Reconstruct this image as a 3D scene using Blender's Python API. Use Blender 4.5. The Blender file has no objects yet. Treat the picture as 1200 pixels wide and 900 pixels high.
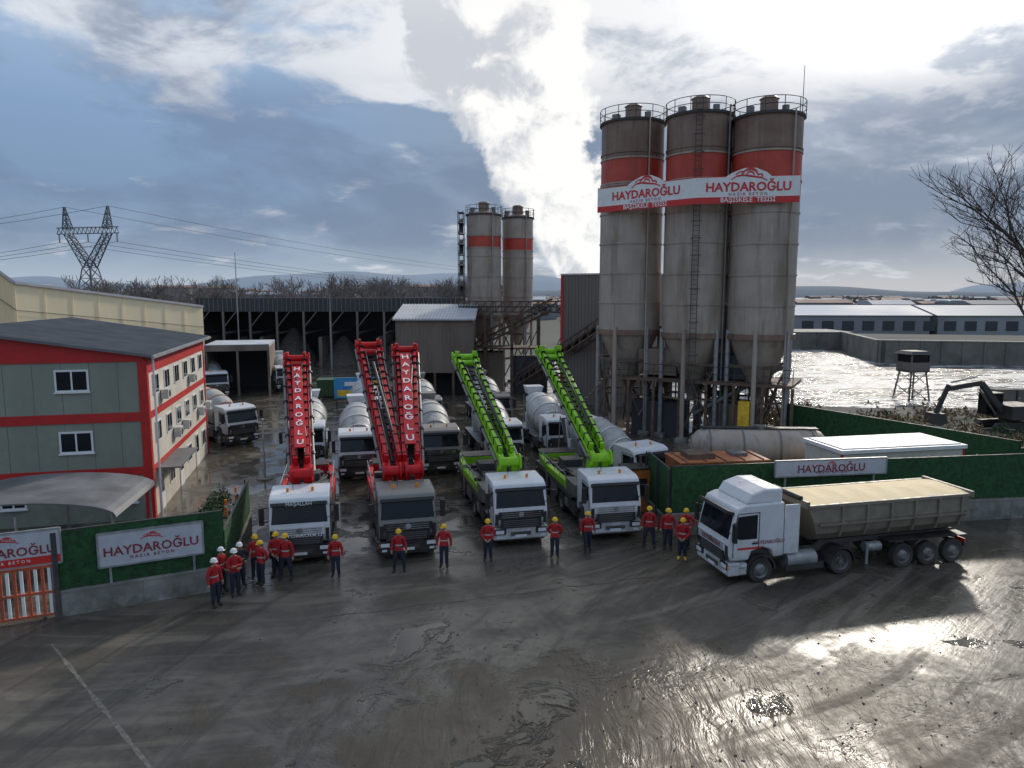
import bpy, math, random
from mathutils import Vector, Matrix, Euler
random.seed(7)
sc=bpy.context.scene
R=math.radians
# ------------------------------------------------------------ node helper
class NT:
    def __init__(s,nt): s.nt=nt; s.n=nt.nodes; s.l=nt.links
    def set(s,inp,v):
        if hasattr(v,'is_linked') or isinstance(v,bpy.types.NodeSocket): s.l.new(v,inp)
        else: inp.default_value=v
    def m(s,op,a,b=None,c=None,clamp=False):
        n=s.n.new('ShaderNodeMath'); n.operation=op; n.use_clamp=clamp
        s.set(n.inputs[0],a)
        if b is not None: s.set(n.inputs[1],b)
        if c is not None: s.set(n.inputs[2],c)
        return n.outputs[0]
    def mr(s,v,a,b,c=0.,d=1.,smooth=True):
        n=s.n.new('ShaderNodeMapRange'); n.clamp=True
        if smooth: n.interpolation_type='SMOOTHSTEP'
        s.set(n.inputs[0],v)
        for i,x in enumerate((a,b,c,d)): s.set(n.inputs[i+1],x)
        return n.outputs[0]
    def mix(s,f,a,b,mode='MIX'):
        n=s.n.new('ShaderNodeMix'); n.data_type='RGBA'; n.blend_type=mode
        s.set(n.inputs[0],f)
        s.set(n.inputs[6],a if not isinstance(a,tuple) else (*a[:3],1)); s.set(n.inputs[7],b if not isinstance(b,tuple) else (*b[:3],1))
        return n.outputs[2]
    def noise(s,vec,scale,detail=4,rough=.5,dist=0):
        n=s.n.new('ShaderNodeTexNoise'); 
        if vec is not None: s.l.new(vec,n.inputs['Vector'])
        n.inputs['Scale'].default_value=scale; n.inputs['Detail'].default_value=detail
        n.inputs['Roughness'].default_value=rough; n.inputs['Distortion'].default_value=dist
        return n.outputs['Fac']
    def mapping(s,vec,sc=(1,1,1),rot=(0,0,0),loc=(0,0,0)):
        n=s.n.new('ShaderNodeMapping'); s.l.new(vec,n.inputs[0])
        n.inputs['Scale'].default_value=sc; n.inputs['Rotation'].default_value=rot; n.inputs['Location'].default_value=loc
        return n.outputs[0]
    def ramp(s,f,stops):
        n=s.n.new('ShaderNodeValToRGB'); s.l.new(f,n.inputs[0]); cr=n.color_ramp
        while len(cr.elements)<len(stops): cr.elements.new(.5)
        for e,(p,c) in zip(cr.elements,stops): e.position=p; e.color=(*c,1)
        return n.outputs[0]
    def bump(s,h,strength=.3,dist=.05):
        n=s.n.new('ShaderNodeBump'); s.l.new(h,n.inputs['Height'])
        n.inputs['Strength'].default_value=strength; n.inputs['Distance'].default_value=dist
        return n.outputs[0]
MATS={}
def newmat(name):
    m=bpy.data.materials.new(name); m.use_nodes=True
    t=NT(m.node_tree); b=t.n['Principled BSDF']; MATS[name]=m
    return m,t,b
def mat(name,col,rough=.5,metal=0.,var=.2,scale=3.,bump=0.,stretch=(1,1,1),dirt=0.,dirtcol=(.12,.105,.085),zr=(0.2,2.4),spec=.5,coat=0):
    m,t,b=newmat(name)
    g=t.n.new('ShaderNodeNewGeometry'); pos=g.outputs['Position']
    v=t.mapping(pos,stretch)
    n1=t.noise(v,scale,3,.6)
    c=t.mix(t.mr(n1,.25,.75),tuple(x*(1-var) for x in col),tuple(min(1,x*(1+var)) for x in col))
    r=t.mr(n1,.3,.7,max(0.02,rough-.07),min(1,rough+.1))
    if dirt>0:
        sx=t.n.new('ShaderNodeSeparateXYZ'); t.l.new(pos,sx.inputs[0])
        zf=t.mr(sx.outputs[2],zr[0],zr[1],1,.12)
        n2=t.noise(pos,1.7,4,.7)
        f=t.m('MULTIPLY',t.m('MULTIPLY',t.mr(n2,.25,.7),zf),dirt,clamp=True)
        c=t.mix(f,c,dirtcol); r=t.m('ADD',r,t.m('MULTIPLY',f,.35),clamp=True)
    t.set(b.inputs['Base Color'],c); t.set(b.inputs['Roughness'],r)
    b.inputs['Metallic'].default_value=metal
    b.inputs['Specular IOR Level'].default_value=spec
    b.inputs['Coat Weight'].default_value=coat
    if bump>0:
        t.l.new(t.bump(t.noise(v,scale*4,3,.6),bump,.03),b.inputs['Normal'])
    return m
# ------------------------------------------------------------ mesh builder
class MB:
    def __init__(s): s.v=[];s.f=[];s.mi=[];s.sm=[];s.mats=[];s.M=Matrix.Identity(4)
    def mid(s,m):
        m=MATS[m] if isinstance(m,str) else m
        if m not in s.mats: s.mats.append(m)
        return s.mats.index(m)
    def add(s,vs,fs,m,smooth=False):
        o=len(s.v); s.v+= [tuple(s.M@Vector(p)) for p in vs]; k=s.mid(m)
        for f in fs: s.f.append(tuple(o+i for i in f)); s.mi.append(k); s.sm.append(smooth)
    def box(s,c,d,m,rot=None,top=(1,1)):
        x,y,z=d[0]/2,d[1]/2,d[2]/2
        p=[Vector((-x,-y,-z)),Vector((x,-y,-z)),Vector((x,y,-z)),Vector((-x,y,-z)),Vector((-x*top[0],-y*top[1],z)),Vector((x*top[0],-y*top[1],z)),Vector((x*top[0],y*top[1],z)),Vector((-x*top[0],y*top[1],z))]
        if rot: 
            E=Euler(rot).to_matrix(); p=[E@q for q in p]
        p=[q+Vector(c) for q in p]
        s.add(p,[(0,3,2,1),(4,5,6,7),(0,1,5,4),(1,2,6,5),(2,3,7,6),(3,0,4,7)],m)
    def b2(s,x0,x1,y0,y1,z0,z1,m): s.box(((x0+x1)/2,(y0+y1)/2,(z0+z1)/2),(abs(x1-x0),abs(y1-y0),abs(z1-z0)),m)
    def beam(s,p0,p1,w,h,m,w1=None,h1=None):
        p0=Vector(p0);p1=Vector(p1); d=(p1-p0).normalized()
        up=Vector((0,0,1)) if abs(d.z)<.97 else Vector((0,1,0))
        r=d.cross(up).normalized(); u=r.cross(d).normalized()
        w1=w if w1 is None else w1; h1=h if h1 is None else h1
        vs=[]
        for p,a,b in((p0,w/2,h/2),(p1,w1/2,h1/2)):
            vs+=[p-r*a-u*b,p+r*a-u*b,p+r*a+u*b,p-r*a+u*b]
        s.add(vs,[(0,1,2,3),(7,6,5,4),(0,4,5,1),(1,5,6,2),(2,6,7,3),(3,7,4,0)],m)
    def cyl(s,p0,p1,r0,m,r1=None,n=12,caps=True,smooth=True):
        p0=Vector(p0);p1=Vector(p1); r1=r0 if r1 is None else r1
        d=(p1-p0).normalized(); a=Vector((0,0,1)) if abs(d.z)<.9 else Vector((1,0,0))
        u=d.cross(a).normalized(); w=d.cross(u)
        A=[];B=[]
        for i in range(n):
            t=2*math.pi*i/n; o=u*math.cos(t)+w*math.sin(t); A.append(p0+o*r0); B.append(p1+o*r1)
        s.add(A+B,[(i,n+i,n+(i+1)%n,(i+1)%n) for i in range(n)],m,smooth)
        if caps:
            s.add(A,[tuple(range(n))],m); s.add(B,[tuple(reversed(range(n)))],m)
    def rev(s,prof,o,d,m,n=24,smooth=True):
        o=Vector(o); d=Vector(d).normalized(); a=Vector((0,0,1)) if abs(d.z)<.9 else Vector((1,0,0))
        u=d.cross(a).normalized(); w=d.cross(u)
        for k in range(len(prof)-1):
            A=prof[k];B=prof[k+1]; mm=A[2] if len(A)>2 else m
            vs=[]
            for q in(A,B):
                for i in range(n):
                    t=2*math.pi*i/n; vs.append(o+d*q[1]+(u*math.cos(t)+w*math.sin(t))*q[0])
            s.add(vs,[(i,n+i,n+(i+1)%n,(i+1)%n) for i in range(n)],mm,smooth)
    def prism(s,pts,x0,x1,m,inset=0):
        n=len(pts); vs=[(x0,y,z) for y,z in pts]+[(x1,y,z) for y,z in pts]
        s.add(vs,[tuple(reversed(range(n))),tuple(range(n,2*n))]+[(i,(i+1)%n,n+(i+1)%n,n+i) for i in range(n)],m)
    def poly(s,pts,m): s.add(pts,[tuple(range(len(pts)))],m)
    def mesh(s,name,bev=0,recalc=True):
        me=bpy.data.meshes.new(name); me.from_pydata(s.v,[],s.f); 
        for m in s.mats: me.materials.append(m)
        me.polygons.foreach_set('material_index',s.mi); me.polygons.foreach_set('use_smooth',s.sm)
        if recalc:
            import bmesh
            bm=bmesh.new(); bm.from_mesh(me); bmesh.ops.recalc_face_normals(bm,faces=bm.faces); bm.to_mesh(me); bm.free()
        me.update(); return me
    def obj(s,name,parent=None,bev=0,recalc=True):
        me=s.mesh(name,recalc=recalc); o=bpy.data.objects.new(name,me); sc.collection.objects.link(o)
        if parent: o.parent=parent
        if bev: 
            b=o.modifiers.new('bevel','BEVEL'); b.width=bev; b.segments=2; b.limit_method='ANGLE'; b.angle_limit=R(40)
        return o
def empty(name,loc=(0,0,0),rz=0,parent=None):
    e=bpy.data.objects.new(name,None); e.location=loc; e.rotation_euler=(0,0,R(rz)); e.empty_display_size=.5
    sc.collection.objects.link(e); e.parent=parent; return e
def clone(src,loc,rz,scale=1):
    e=empty(src.name.split('.')[0],loc,rz); e.scale=(scale,)*3
    for c in src.children:
        o=c.copy(); sc.collection.objects.link(o); o.parent=e
    return e
def text(body,loc,size,m,parent,rot=(90,0,0),ext=.004,align='CENTER',name='lettering',bold=0,sx=1):
    cu=bpy.data.curves.new(name,'FONT'); cu.body=body; cu.size=size; cu.align_x=align; cu.align_y='CENTER'; cu.extrude=ext; cu.offset=bold
    cu.resolution_u=2
    o=bpy.data.objects.new(name,cu); o.location=loc; o.rotation_euler=tuple(R(a) for a in rot); o.scale=(sx,1,1)
    cu.materials.append(MATS[m]); sc.collection.objects.link(o); o.parent=parent; return o
# ------------------------------------------------------------ materials
mat('white_paint',(.68,.69,.71),.32,dirt=.6,var=.05,coat=.1)
mat('silver_paint',(.22,.21,.195),.4,dirt=.6,var=.08,metal=.2)
mat('red_paint',(.58,.008,.014),.45,dirt=.35,var=.18,spec=.35)
mat('green_paint',(.26,.58,.015),.45,dirt=.35,var=.18,spec=.35)
mat('dark_green_paint',(.03,.09,.03),.5,dirt=.4)
mat('orange_paint',(.66,.19,.02),.45,dirt=.6,zr=(0,4))
mat('rust_orange',(.42,.13,.04),.6,dirt=.6,zr=(0,4),var=.3)
mat('grey_drum',(.46,.47,.47),.45,dirt=.7,zr=(1,6),var=.15)
mat('black_plastic',(.018,.018,.02),.5,dirt=.4)
mat('frame_metal',(.045,.045,.047),.55,dirt=.8)
mat('tyre',(.02,.02,.021),.8,dirt=.7,zr=(0,1.4))
mat('rim',(.25,.25,.25),.4,metal=.5,dirt=.8,zr=(0,1.4))
mat('chrome',(.6,.6,.62),.2,metal=.9)
mat('glass',(.010,.013,.018),.07,var=.1,spec=.32)
mat('headlight',(.75,.78,.8),.1,var=.05,spec=.8)
mat('amber',(.8,.25,.02),.3)
mat('grey_steel',(.20,.20,.195),.45,metal=.4,dirt=.4,zr=(0,5))
mat('galv_steel',(.36,.37,.38),.45,metal=.5,dirt=.4)
mat('rusty_steel',(.13,.085,.06),.75,var=.45,scale=2,bump=.2)
mat('tarpaulin',(.88,.70,.42),.8,var=.10,scale=1.5,bump=.3)
mat('dump_body',(.23,.205,.155),.5,dirt=.6,zr=(0,4),var=.15)
mat('concrete',(.30,.29,.27),.8,var=.25,scale=.8,bump=.3,dirt=.8,zr=(0,1.5),dirtcol=(.08,.085,.05))
mat('dark_concrete',(.17,.16,.14),.8,var=.3,scale=.4,bump=.3)
mat('fence_green',(.018,.072,.022),.8,var=.5,scale=5)
mat('sign_white',(.50,.52,.56),.4,var=.08,dirt=.12)
mat('banner_white',(.80,.79,.78),.5,var=.06)
mat('sign_red',(.6,.03,.025),.4,var=.06)
mat('text_white',(.85,.85,.85),.5,var=0)
mat('text_maroon',(.25,.02,.03),.5,var=0)
mat('wall_sage',(.27,.295,.24),.7,var=.09,scale=.6,stretch=(1,1,.3),dirt=.3,zr=(0,9),dirtcol=(.12,.12,.1))
mat('wall_cream',(.66,.62,.54),.65,var=.08,scale=.6,stretch=(1,1,.3),dirt=.25,zr=(0,8))
mat('trim_red',(.50,.02,.018),.5,var=.12)
mat('roof_grey',(.15,.155,.16),.5,var=.25,scale=.7)
mat('warehouse_cream',(.93,.79,.53),.7,var=.06,scale=.3,stretch=(1,1,.2))
mat('cladding_grey',(.18,.16,.145),.65,var=.15,scale=.4,stretch=(1,1,.15))
mat('cladding_brown',(.21,.165,.13),.7,var=.3,scale=.5,stretch=(1,1,.2))
mat('dark_cladding',(.055,.06,.065),.7,var=.2,scale=.3,stretch=(1,1,.2))
mat('dark_interior',(.02,.02,.022),.9)
mat('light_roof',(.50,.51,.53),.5,var=.15,scale=.5)
mat('gravel_heap',(.11,.10,.09),.95,var=.3,scale=2,bump=.8)
mat('window_frame',(.75,.76,.76),.4,var=.03)
mat('ac_white',(.6,.6,.58),.5)
mat('blue_board',(.05,.3,.6),.5); mat('yellow_board',(.8,.5,.04),.5)
mat('bark',(.075,.06,.05),.9,var=.3,scale=4)
mat('far_trees',(.19,.165,.155),.95,var=.3,scale=.05)
mat('far_green',(.09,.11,.085),.95,var=.4,scale=.05)
mat('dry_weed',(.22,.155,.08),.95,var=.4,scale=1)
mat('hedge',(.04,.075,.025),.9,var=.5,scale=3)
mat('hazed_far_wall',(.27,.275,.29),.8,var=.25,scale=.03)  # bluish grey has the distance haze mixed into the wall colour
mat('hazed_far_roof',(.38,.41,.46),.7,var=.3,scale=.02)  # roof colour also carries painted-in distance haze
mat('far_roof_red',(.26,.17,.14),.8,var=.2,scale=.05)
mat('pylon_steel',(.13,.15,.18),.6,metal=.2)
mat('hazed_hill',(.21,.245,.28),1,var=.15,scale=.003)  # blue-grey stands for air haze, painted into the hill colour
mat('hazed_far_hill',(.33,.39,.46),1,var=.06,scale=.002)  # paler and bluer: stronger haze painted into the farther ridge
mat('skin',(.42,.24,.16),.55,var=.06)
mat('hair',(.02,.015,.012),.8)
mat('jacket_red',(.40,.016,.02),.8,var=.35,scale=9)
mat('jacket_dark',(.03,.03,.04),.8,var=.35,scale=9)
mat('trouser_navy',(.018,.022,.04),.8,var=.25,scale=9)
mat('boot',(.02,.016,.013),.6)
mat('boot_yellow',(.7,.45,.03),.6)
mat('helmet_yellow',(.80,.48,.02),.3,var=.03)
mat('helmet_white',(.8,.8,.78),.3,var=.03)
mat('reflective',(.45,.47,.42),.4,var=.03)
mat('pale_line',(.17,.155,.125),.6,var=.4,scale=6)
mat('cone_orange',(.8,.2,.02),.5)
mat('gate_orange',(.55,.10,.04),.5,dirt=.4)

def silomat(name,c1,c2,rust):
    m,t,b=newmat(name); g=t.n.new('ShaderNodeNewGeometry'); p=g.outputs['Position']
    v=t.mapping(p,(1.3,1.3,.14)); n1=t.noise(v,1.0,5,.6); n2=t.noise(p,.5,4,.6); n3=t.noise(t.mapping(p,(5,5,.3)),1.,3,.6)
    c=t.mix(t.mr(n2,.3,.7),c1,c2)
    c=t.mix(t.m('MULTIPLY',t.mr(n1,.5,.7),.6),c,rust)
    c=t.mix(t.m('MULTIPLY',t.mr(n3,.55,.68),.3),c,tuple(x*1.3 for x in c2))
    t.set(b.inputs['Base Color'],c); b.inputs['Roughness'].default_value=.5; b.inputs['Metallic'].default_value=0.1
silomat('silo_grey',(.35,.285,.23),(.43,.37,.315),(.19,.135,.095))
silomat('silo_brown',(.19,.11,.08),(.26,.18,.135),(.11,.07,.05))
silomat('silo_red',(.44,.05,.03),(.55,.08,.05),(.24,.06,.04))
# ------------------------------------------------------------ ground materials
m,t,b=newmat('wet_yard'); g=t.n.new('ShaderNodeNewGeometry'); p=g.outputs['Position']
big=t.noise(p,.09,3,.55,.4); med=t.noise(p,.45,5,.62,.6); fine=t.noise(p,3.2,5,.7)
sx=t.n.new('ShaderNodeSeparateXYZ'); t.l.new(p,sx.inputs[0]); X,Y=sx.outputs[0],sx.outputs[1]
def arcs(cx,cy,kr,ka):
    ax=t.m('SUBTRACT',X,cx); ay=t.m('SUBTRACT',Y,cy)
    rr=t.m('SQRT',t.m('ADD',t.m('MULTIPLY',ax,ax),t.m('MULTIPLY',ay,ay))); an=t.m('ARCTAN2',ay,ax)
    cv=t.n.new('ShaderNodeCombineXYZ'); t.l.new(t.m('MULTIPLY',t.m('ADD',rr,t.m('MULTIPLY',big,2.)),kr),cv.inputs[0]); t.l.new(t.m('MULTIPLY',an,ka),cv.inputs[1])
    return t.noise(cv.outputs[0],1.,5,.65,.3)
st=arcs(-14.,58.,1.1,3.); st2=arcs(30.,8.,1.5,3.)
dx=t.m('MULTIPLY',t.m('SUBTRACT',X,4.0),.085); dy=t.m('MULTIPLY',t.m('SUBTRACT',Y,16.3),.20)
dd=t.m('SQRT',t.m('ADD',t.m('MULTIPLY',dx,dx),t.m('MULTIPLY',dy,dy)))
mud=t.mr(t.m('ADD',dd,t.m('MULTIPLY',t.m('SUBTRACT',med,.5),2.6)),1.05,.45)
col=t.mix(t.mr(med,.35,.65),(.060,.053,.042),(.125,.108,.083))
col=t.mix(t.m('MULTIPLY',t.mr(st,.46,.64),.65),col,(.195,.170,.132))
col=t.mix(t.m('MULTIPLY',t.mr(st2,.52,.66),.6),col,(.042,.037,.030))
col=t.mix(t.m('MULTIPLY',t.mr(fine,.52,.75),.45),col,(.038,.034,.027))
col=t.mix(t.m('MULTIPLY',mud,.75),col,(.095,.070,.043))
wet=t.mr(t.m('ADD',t.m('MULTIPLY',big,.6),t.m('MULTIPLY',med,.4)),.40,.56)
r=t.m('ADD',t.mr(wet,0,1,.50,.20,False),t.m('MULTIPLY',t.mr(fine,.35,.75),.14))
r=t.m('ADD',r,t.m('MULTIPLY',t.mr(st,.48,.62),.16))
pud=t.mr(t.m('ADD',t.m('MULTIPLY',med,.6),t.m('MULTIPLY',big,.4)),.56,.595)
ais=t.m('MULTIPLY',t.mr(Y,27,32),t.mr(t.m('ADD',med,t.m('MULTIPLY',fine,.2)),.50,.60)); pud=t.m('MAXIMUM',pud,t.m('MULTIPLY',ais,.9))
r=t.mix(pud,r,(.07,.07,.07))
t.set(b.inputs['Base Color'],t.mix(t.m('MULTIPLY',pud,.5),col,(.06,.052,.038))); t.l.new(r,b.inputs['Roughness'])
b.inputs['Specular IOR Level'].default_value=.42
ridge=t.noise(t.mapping(p,(1.7,.45,1),(0,0,R(-35))),1.0,4,.62,1.0)
h=t.m('MULTIPLY',fine,.30)
h=t.m('ADD',h,t.m('MULTIPLY',med,.45)); h=t.m('ADD',h,t.m('MULTIPLY',st,.5)); h=t.m('ADD',h,t.m('MULTIPLY',st2,.4))
h=t.m('ADD',h,t.m('MULTIPLY',t.m('MULTIPLY',ridge,mud),2.2))
h=t.m('MULTIPLY',h,t.m('SUBTRACT',1.,t.m('MULTIPLY',pud,.9)))
t.l.new(t.bump(h,.48,.085),b.inputs['Normal'])

m,t,b=newmat('land'); g=t.n.new('ShaderNodeNewGeometry'); p=g.outputs['Position']
n1=t.noise(p,.012,4,.6); n2=t.noise(p,.08,4,.6)
c=t.mix(t.mr(n1,.35,.65),(.14,.135,.115),(.11,.13,.09)); c=t.mix(t.m('MULTIPLY',t.mr(n2,.4,.7),.5),c,(.17,.17,.17))
t.set(b.inputs['Base Color'],c); b.inputs['Roughness'].default_value=.95; b.inputs['Specular IOR Level'].default_value=.1
m,t,b=newmat('river_water'); g=t.n.new('ShaderNodeNewGeometry'); p=g.outputs['Position']
n1=t.noise(t.mapping(p,(.10,.40,1),(0,0,R(-8))),.8,6,.7,1.2); n2=t.noise(t.mapping(p,(.5,1.2,1),(0,0,R(-8))),.9,5,.75,.6)
f=t.mr(t.m('ADD',t.m('MULTIPLY',n1,.6),t.m('MULTIPLY',n2,.4)),.49,.545)
t.set(b.inputs['Base Color'],t.mix(f,(.045,.05,.05),(.55,.56,.56)))
t.l.new(t.mr(f,0,1,.13,.6),b.inputs['Roughness']); b.inputs['Specular IOR Level'].default_value=.35
t.l.new(t.bump(t.m('ADD',n2,t.m('MULTIPLY',n1,.6)),1.,.30),b.inputs['Normal'])
# ------------------------------------------------------------ ground geometry
def sheet(name,pts,z,m,sub=0):
    mb=MB(); mb.poly([(x,y,z) for x,y in pts],m); o=mb.obj(name); 
    if o.data.polygons[0].normal.z<0: o.data.flip_normals()
    return o
sheet('ground',[(-4000,-300),(4000,-300),(4000,6000),(-4000,6000)],-.012,'land')
sheet('muddy_yard_road',[(-90,-20),(120,-20),(120,34.2),(40,37),(27.5,60),(26,130),(-90,130)],0,'wet_yard')
sheet('river_water',[(27.6,66),(130,60),(140,94),(59,114),(66,175),(30,175)],.006,'river_water')
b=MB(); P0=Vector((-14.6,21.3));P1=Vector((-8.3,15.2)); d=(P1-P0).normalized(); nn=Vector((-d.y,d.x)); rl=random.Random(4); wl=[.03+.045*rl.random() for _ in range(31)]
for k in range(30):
    a=P0+(P1-P0)*k/30; c=P0+(P1-P0)*(k+1)/30; b.poly([(*(a-nn*wl[k]),.005),(*(c-nn*wl[k+1]),.005),(*(c+nn*wl[k+1]),.005),(*(a+nn*wl[k]),.005)],'pale_line')
b.obj('pale_ground_line',recalc=False)  # thin pale line of uneven width laid over the yard
b=MB()
for i in range(40):
    x0=27+i*2.6; x1=x0+2.6; y=lambda x:67-.06*(x-27)+.5*math.sin(x*.7)
    b.add([(x0,y(x0)-3,-.02),(x1,y(x1)-3,-.02),(x1,y(x1)-1.2,.55),(x0,y(x0)-1.2,.55),(x0,y(x0)+.6,-.02),(x1,y(x1)+.6,-.02)],[(0,1,2,3),(3,2,5,4)],'dark_concrete')
b.obj('river_bank')
# ------------------------------------------------------------ wheels
def wheel(mb,x,y,side,r=.5,w=.30,dual=False):
    d=(side,0,0); o=(x-side*w,y,r)
    prof=[(r*.55,0,'tyre'),(r*.93,.0,'tyre'),(r,.04,'tyre'),(r,w-.04,'tyre'),(r*.93,w,'tyre'),(r*.62,w,'rim'),(r*.58,w-.03,'rim')]
    if dual: prof+=[(r*.5,w-.14,'rim'),(r*.22,w-.14,'rim'),(r*.2,w-.02,'rim'),(0.001,w-.02,'rim')]
    else: prof+=[(r*.5,w-.07,'rim'),(r*.3,w+.0,'rim'),(r*.24,w+.05,'rim'),(0.001,w+.05,'rim')]
    mb.rev(prof,o,d,'tyre',20)
    for k in range(8):
        a=k*math.pi/4; xx=x-side*(.14 if dual else .055)
        mb.cyl((xx,y+math.cos(a)*r*.4,r+math.sin(a)*r*.4),(xx+side*.012,y+math.cos(a)*r*.4,r+math.sin(a)*r*.4),r*.07,'black_plastic',n=6)
    if dual: mb.rev([(r*.5,0),(r,.02),(r,w-.03),(r*.5,w)],(x-side*(2*w+.05),y,r),d,'tyre',16)
def arch(mb,x0,x1,y,r,m,h=.05,z=.5):
    n=8; pts=[]
    for i in range(n+1):
        a=math.pi*i/n; pts.append((y-math.cos(a)*r,z+math.sin(a)*r))
    for i in range(n):
        (ya,za),(yb,zb)=pts[i],pts[i+1]
        mb.add([(x0,ya,za),(x1,ya,za),(x1,yb,zb),(x0,yb,zb)],[(0,1,2,3)],m)
        k=(r+h)/r
        f=lambda yy,zz:(y+(yy-y)*k,z+(zz-z)*k)
        (yc,zc),(yd,zd)=f(ya,za),f(yb,zb)
        mb.add([(x0,yc,zc),(x1,yc,zc),(x1,yd,zd),(x0,yd,zd)],[(0,1,2,3)],m)
        for x in(x0,x1): mb.add([(x,ya,za),(x,yb,zb),(x,yd,zd),(x,yc,zc)],[(0,1,2,3)],m)
def cab(par,paint,grille='black_plastic',high=False,L=2.1,lower='black_plastic',stripe=None):
    H=2.86 if not high else 3.1
    c=MB()
    pr=[(.12,.95),(.03,1.15),(.0,1.58),(.04,1.76),(.26,H-.34),(.36,H-.12),(.7,H),(L,H+.03),(L+.03,1.0),(1.95,.98),(1.85,1.28),(1.45,1.42),(1.0,1.28),(.88,.95)]
    c.prism(pr,-1.2,1.2,paint)
    c.box((0,.28,.62),(2.46,.5,.52),lower)
    c.box((0,.22,.34),(2.2,.3,.12),'black_plastic')
    o=c.obj('cab_shell',par,.07)
    d=MB()
    y0,z0,y1,z1=.04,1.76,.26,H-.34; nrm=Vector((0,-(z1-z0),(y1-y0))).normalized()
    def fp(x,t,off=.012): 
        q=Vector((x,y0+(y1-y0)*t,z0+(z1-z0)*t))+nrm*off; return q
    a,b2,c2,d2=fp(-1.1,.04),fp(1.1,.04),fp(1.04,.95),fp(-1.04,.95)
    a_,b_,c_,d_=fp(-1.1,.04,-.05),fp(1.1,.04,-.05),fp(1.04,.95,-.05),fp(-1.04,.95,-.05)
    d.add([a,b2,c2,d2,a_,b_,c_,d_],[(0,1,2,3),(0,4,5,1),(1,5,6,2),(2,6,7,3),(3,7,4,0)],'glass')
    for x in(-.75,0,.75): d.beam(fp(x,.06,.03),fp(x+.45,.32,.03),.02,.02,'black_plastic')
    d.box((0,.12,H-.29),(2.2,.34,.13),'black_plastic',rot=(R(-22),0,0))
    d.box((0,-.005,1.47),(2.0,.07,.32),grille); d.box((0,.015,1.1),(1.8,.13,.38),'black_plastic')
    for s in(-1,1): d.box((s*1.08,.03,1.3),(.14,.1,.5),'black_plastic')
    for k in range(4): d.box((0,-.045,.98+k*.085),(1.55,.03,.022),'grey_steel')
    for k in range(3): d.box((0,-.048,1.39+k*.09),(1.75,.03,.02),'chrome' if grille=='black_plastic' else 'grey_steel')
    d.cyl((0,-.035,1.5),(0,-.068,1.5),.12,'chrome',n=14)
    d.box((0,.02,.62),(.9,.03,.16),'frame_metal'); d.box((0,-.0,.52),(.52,.02,.11),'window_frame')
    for s in(-1,1):
        d.box((s*.92,.02,.74),(.5,.09,.24),'black_plastic'); d.box((s*.95,-.01,.74),(.36,.07,.15),'headlight')
        d.box((s*.98,.02,.50),(.2,.05,.09),'headlight'); d.box((s*1.18,.05,.74),(.05,.1,.15),'amber')
        d.beam((s*1.2,.25,2.45),(s*1.42,.1,2.49),.04,.04,'black_plastic'); d.beam((s*1.2,.25,1.9),(s*1.42,.1,1.88),.04,.04,'black_plastic')
        d.box((s*1.46,.1,2.24),(.2,.12,.5),'black_plastic'); d.box((s*1.46,.1,1.88),(.2,.12,.18),'black_plastic')
        d.box((s*1.46,.165,2.24),(.16,.01,.44),'glass')
        x=s*1.2; w=.012*s
        pts=[(.24,1.9),(.38,H-.42),(1.2,H-.38),(1.2,1.78),(.5,1.78)]
        d.add([(x+w,y,z) for y,z in pts],[tuple(range(5))],'glass')
        for (ya,za,yb,zb) in((.2,1.1,.2,1.78),(1.28,1.3,1.28,H-.3),(.2,1.78,.36,H-.34),(.36,H-.32,1.28,H-.30)):
            d.beam((x+w*.5,ya,za),(x+w*.5,yb,zb),.02,.025,'black_plastic')
        d.box((x+w,1.1,1.6),(.05,.2,.05),'black_plastic')
        arch(d,s*1.0,s*1.24,1.42,.58,'black_plastic',.06,.5)
        d.box((s*1.08,.62,.62),(.28,.36,.44),paint if lower!='black_plastic' else 'black_plastic')
        for z in(.42,.68): d.box((s*1.2,.62,z),(.08,.32,.04),'galv_steel')
        d.cyl((s*.5,1.0,H+.0),(s*.5,1.0,H+.16),.06,'amber',n=10)
        wheel(d,s*1.22,1.42,s)
    d.cyl((-.3,1.3,H+.02),(-.3,1.3,H+.5),.012,'black_plastic',n=5)
    d.box((0,1.35,1.15),(1.9,1.5,.35),'frame_metal')
    if stripe: 
        for s in(-1,1): d.box((s*1.207,.9,1.42),(.006,1.0,.08),stripe)
    d.obj('cab_details',par)
    if high:
        e=MB(); e.prism([(.75,H),(1.0,H+.38),(1.6,H+.56),(L-.02,H+.54),(L-.02,H)],-1.08,1.08,paint); e.obj('roof_deflector',par,.08)
        e=MB(); 
        for s in(-1,1): e.b2(s*1.12,s*1.18,L+.05,L+.7,1.05,H-.1,paint)
        e.obj('side_deflectors',par,.02)
def chassis(par,L,axles,m='frame_metal',dual=True):
    d=MB()
    for s in(-1,1):
        d.b2(s*.38,s*.5,1.8,L,.72,1.0,m)
        for y in axles: wheel(d,s*1.22,y,s,dual=dual); 
        d.b2(s*.62,s*1.18,2.5,3.6,.45,1.05,m)
        d.b2(s*1.15,s*1.2,3.7,axles[0]-.6,.5,.95,'galv_steel')
    for y in axles: d.cyl((-.9,y,.5),(.9,y,.5),.1,m)
    d.box((0,L,.62),(2.2,.12,.16),m)
    for s in(-1,1): d.box((s*.9,L+.07,.66),(.35,.04,.12),'sign_red')
    d.obj('chassis',par)
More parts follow.
